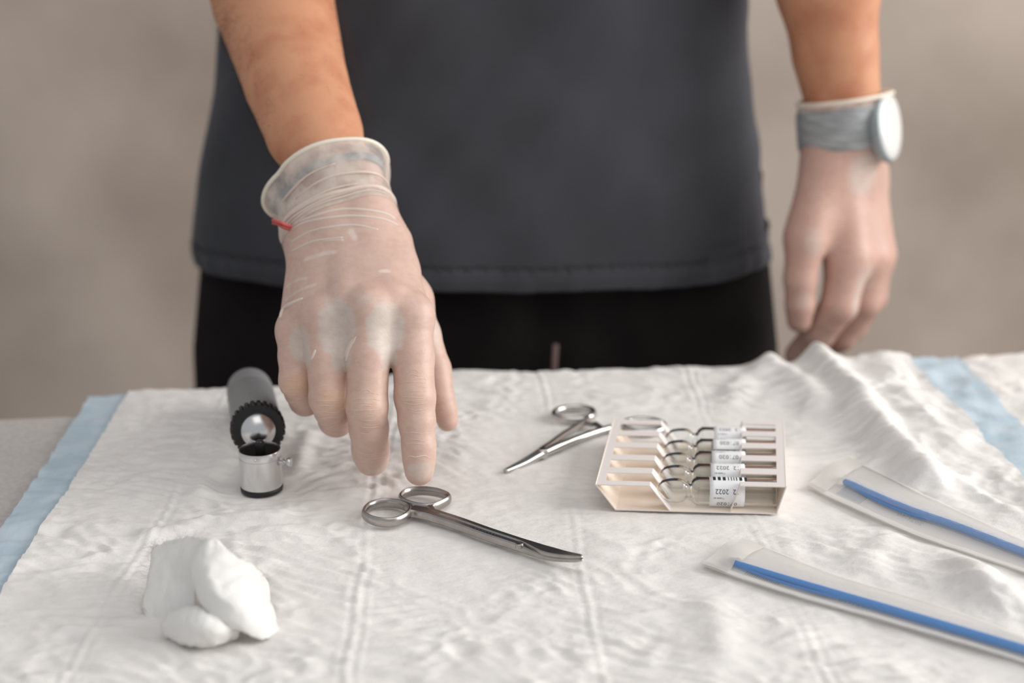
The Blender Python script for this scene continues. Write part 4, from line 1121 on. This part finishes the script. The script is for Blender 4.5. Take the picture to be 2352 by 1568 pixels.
for k in range(60):
    p = Vl[random.randint(0, 36), random.randint(0, 2)]; thread3(p, (random.uniform(-1, -.2), random.uniform(-.5, .4), random.uniform(-.1, .7)), random.uniform(.003, .011), random.uniform(-.5, .5), random.uniform(.00009, .00017))
thread3(Vl[0, 24], (-.05, 0, 1), .0105, .06, .0002); thread3(Vl[0, 12], (.4, 0, 1), .010, .6, .0002); thread3(Vl[0, 18], (.2, 0, 1), .006, -.2, .0002); thread3(Vl[0, 20], (1, .1, .5), .008, .3, .00018)
for dx_, dz_ in ((1, .15), (1, -.1), (.8, .4)): thread3(PT(602, 1322, .018), (dx_, -.1, dz_), random.uniform(.006, .010), random.uniform(-.4, .4), .0002)
fr = build('frayed_threads', mb, M['cotton'], gauze); fr['kind'] = 'stuff'

# ------------------------------------------------------------------ sealed pouches with blue sticks
def pouch(name, lab, up_px, lo_px, rod_px, sheath):
    up = smooth_line([PT(*q) for q in up_px], 10); lo = smooth_line([PT(*q) for q in lo_px], 10); rod = smooth_line([PT(x, y, h) for x, y, h, _ in rod_px], 8)
    rr = np.interp(np.linspace(0, 1, len(rod)), np.linspace(0, 1, len(rod_px)), [r for *_, r in rod_px])
    n = 60
    def rs(p): 
        d = np.concatenate([[0], np.cumsum(np.linalg.norm(np.diff(p, axis=0), axis=1))]); s = np.linspace(0, d[-1], n); return np.stack([np.interp(s, d, p[:, k]) for k in range(3)], 1)
    up, lo = rs(up), rs(lo)
    b = (up[5] + lo[5]) / 2
    po = thing('sealed_pouch', (b[0], b[1], T), lab[0], 'pouch', 'sealed pouches')
    m = 26; Vt, Vb = [], []
    rt = rs(rod)
    for i in range(n):
        for j in range(m):
            s = j / (m - 1); p = up[i] * (1 - s) + lo[i] * s
            f = float(sstep(0, .10, i / n)); e = math.sin(math.pi * s) ** .8
            d = np.linalg.norm((rt - p)[:, :2], axis=1); di = d.min(); rl = float(np.interp(d.argmin(), [0, n - 1], [rr[0], rr[-1]]))
            h = (.0001 + .0012 * e + .0004 + (2 * rl + .0016) * math.exp(-max(0, di - rl) ** 2 / .0024 ** 2) * f * float(sstep(.03, .22, min(s, 1 - s))) + .0006 * float(noise2(p[0] * 90, p[1] * 90)))
            h += .0025 * math.exp(-((i - 1) / 2.5) ** 2) * (.6 + .6 * math.sin(s * 7 + len(name)))
            pz = .0026
            Vt.append(p + (0, 0, h + pz)); Vb.append(p + (0, 0, .0001 + pz))
    mb = MB(); mb.add(Vt, gridfaces(m, n)); build('front_film', mb, M['film'], po)
    mb = MB(); mb.add(Vb, gridfaces(m, n)); back = build('backing_film', mb, M['filmback'], po)
    Vt = np.array(Vt).reshape(n, m, 3); Vb = np.array(Vb).reshape(n, m, 3)
    # welded seals: two long edges and the end
    for jj in ((m - 3, m - 1), (0, 1)):
        mb = MB(); q = Vt[:, jj[0]:jj[1] + 1] + (0, 0, .0003); mb.add(q.reshape(-1, 3), gridfaces(jj[1] - jj[0] + 1, n)); build('seal_seam', mb, M['seal'], po)
    mb = MB(); q = Vt[0:5] + (0, 0, .0003); mb.add(q.reshape(-1, 3), gridfaces(m, 5)); build('seal_end', mb, M['seal'], po)
    # faint mirrored print on the backing
    def onback(a, bq): 
        i = min(n - 1.001, a * (n - 1)); j = min(m - 1.001, bq * (m - 1)); i0, j0 = int(i), int(j); fi, fj = i - i0, j - j0
        return (Vb[i0, j0] * (1 - fi) + Vb[i0 + 1, j0] * fi) * (1 - fj) + (Vb[i0, j0 + 1] * (1 - fi) + Vb[i0 + 1, j0 + 1] * fi) * fj + (0, 0, .0005)
    mb = MB(); L1 = float(np.linalg.norm(up[-1] - up[0])); wd = float(np.linalg.norm(up[20] - lo[20]))
    for (s, sz, a, bq) in lab[3]:
        v, f = text_mesh(s, sz); mb.add([onback(max(0, a - x / L1), min(1, max(0, bq - y / wd))) for x, y, _ in v], f)
    for k in range(16):
        a0 = lab[4] + k * .0055; q = [onback(a0, .56), onback(a0 + .0028, .56), onback(a0 + .0028, .86), onback(a0, .86)]
        mb.add(q, [[0, 1, 2, 3]])
    build('faint_print', mb, M['print'], po)
    # the stick inside
    rodz = rod.copy()
    for i, p in enumerate(rod): rodz[i, 2] = T + .0030 + rr[i]
    bo = thing('plastic_stick', (rodz[0][0], rodz[0][1], T), lab[1], 'stick', 'blue sticks in the pouches')
    mb = MB(); mb.add(*tube(rodz, rr, 14)); mb.add(*lathe([(0, -rr[0] * .9), (rr[0] * .6, -rr[0] * .7), (rr[0] * .95, -rr[0] * .2), (rr[0], .0002)], 14, unit(rodz[1] - rodz[0]), rodz[0])); build('rod', mb, M['blue'], bo)
    d0 = unit(rodz[4] - rodz[0]); sd = unit(np.cross(d0, UPZ))
    mb = MB(); L2 = int(len(rodz) * .5); q = rodz[:L2] + sd * (rr[:L2] * 1.7 * np.sin(np.linspace(0, math.pi, L2)))[:, None] - (0, 0, .0006)
    mb.add(*tube(q, [rr[0] * .42] * L2, 10)); build('side_arm', mb, M['blue'], bo)
    if sheath:
        mb = MB(); mb.add(*tube(rodz, rr * 1.32, 16, False)); build('clear_sheath', mb, M['clear'], bo)
        mb = MB(); t = np.arange(len(rodz) * 3) / 3.0; pts = np.stack([np.interp(t, np.arange(len(rodz)), rodz[:, k]) for k in range(3)], 1); rt3 = np.interp(t, np.arange(len(rodz)), rr)
        pts = pts + sd * (rt3 * .72 * np.sin(t * 2.1))[:, None] + UPZ * (rt3 * 1.12)[:, None]; mb.add(*tube(pts, .00022, 6)); build('wavy_seam', mb, M['clear'], bo)
pouch('front', ('milky sealed pouch at the front right, the one nearer the scissors tip', 'blue plastic stick inside the front right pouch', None, [('2021-10', .0052, .36, .74), ('LOT', .0045, .30, .70)], .10),
      [(1704, 1247), (1780, 1276), (1930, 1335), (2139, 1397), (2352, 1474), (2700, 1600)], [(1612, 1308), (1700, 1340), (1860, 1390), (2034, 1439), (2352, 1534), (2660, 1640)],
      [(1683, 1299, .003, .0018), (1825, 1344, .003, .0021), (2034, 1407, .003, .0024), (2352, 1502, .003, .0024), (2600, 1580, .003, .0024)], False)
pouch('backs', ('milky sealed pouch at the right edge, behind the other pouch and near the carton', 'blue plastic stick inside the pouch nearer the ampoule carton', None, [('2021-10', .0056, .335, .70), ('1131', .0050, .225, .62)], .095),
      [(1945, 1060), (2020, 1095), (2130, 1150), (2352, 1252), (2660, 1390)], [(1852, 1126), (1900, 1150), (2104, 1240), (2352, 1326), (2640, 1430)],
      [(1942, 1114, .003, .0021), (2069, 1172, .003, .0024), (2200, 1219, .003, .0024), (2352, 1278, .003, .0024), (2600, 1372, .003, .0024)], True)
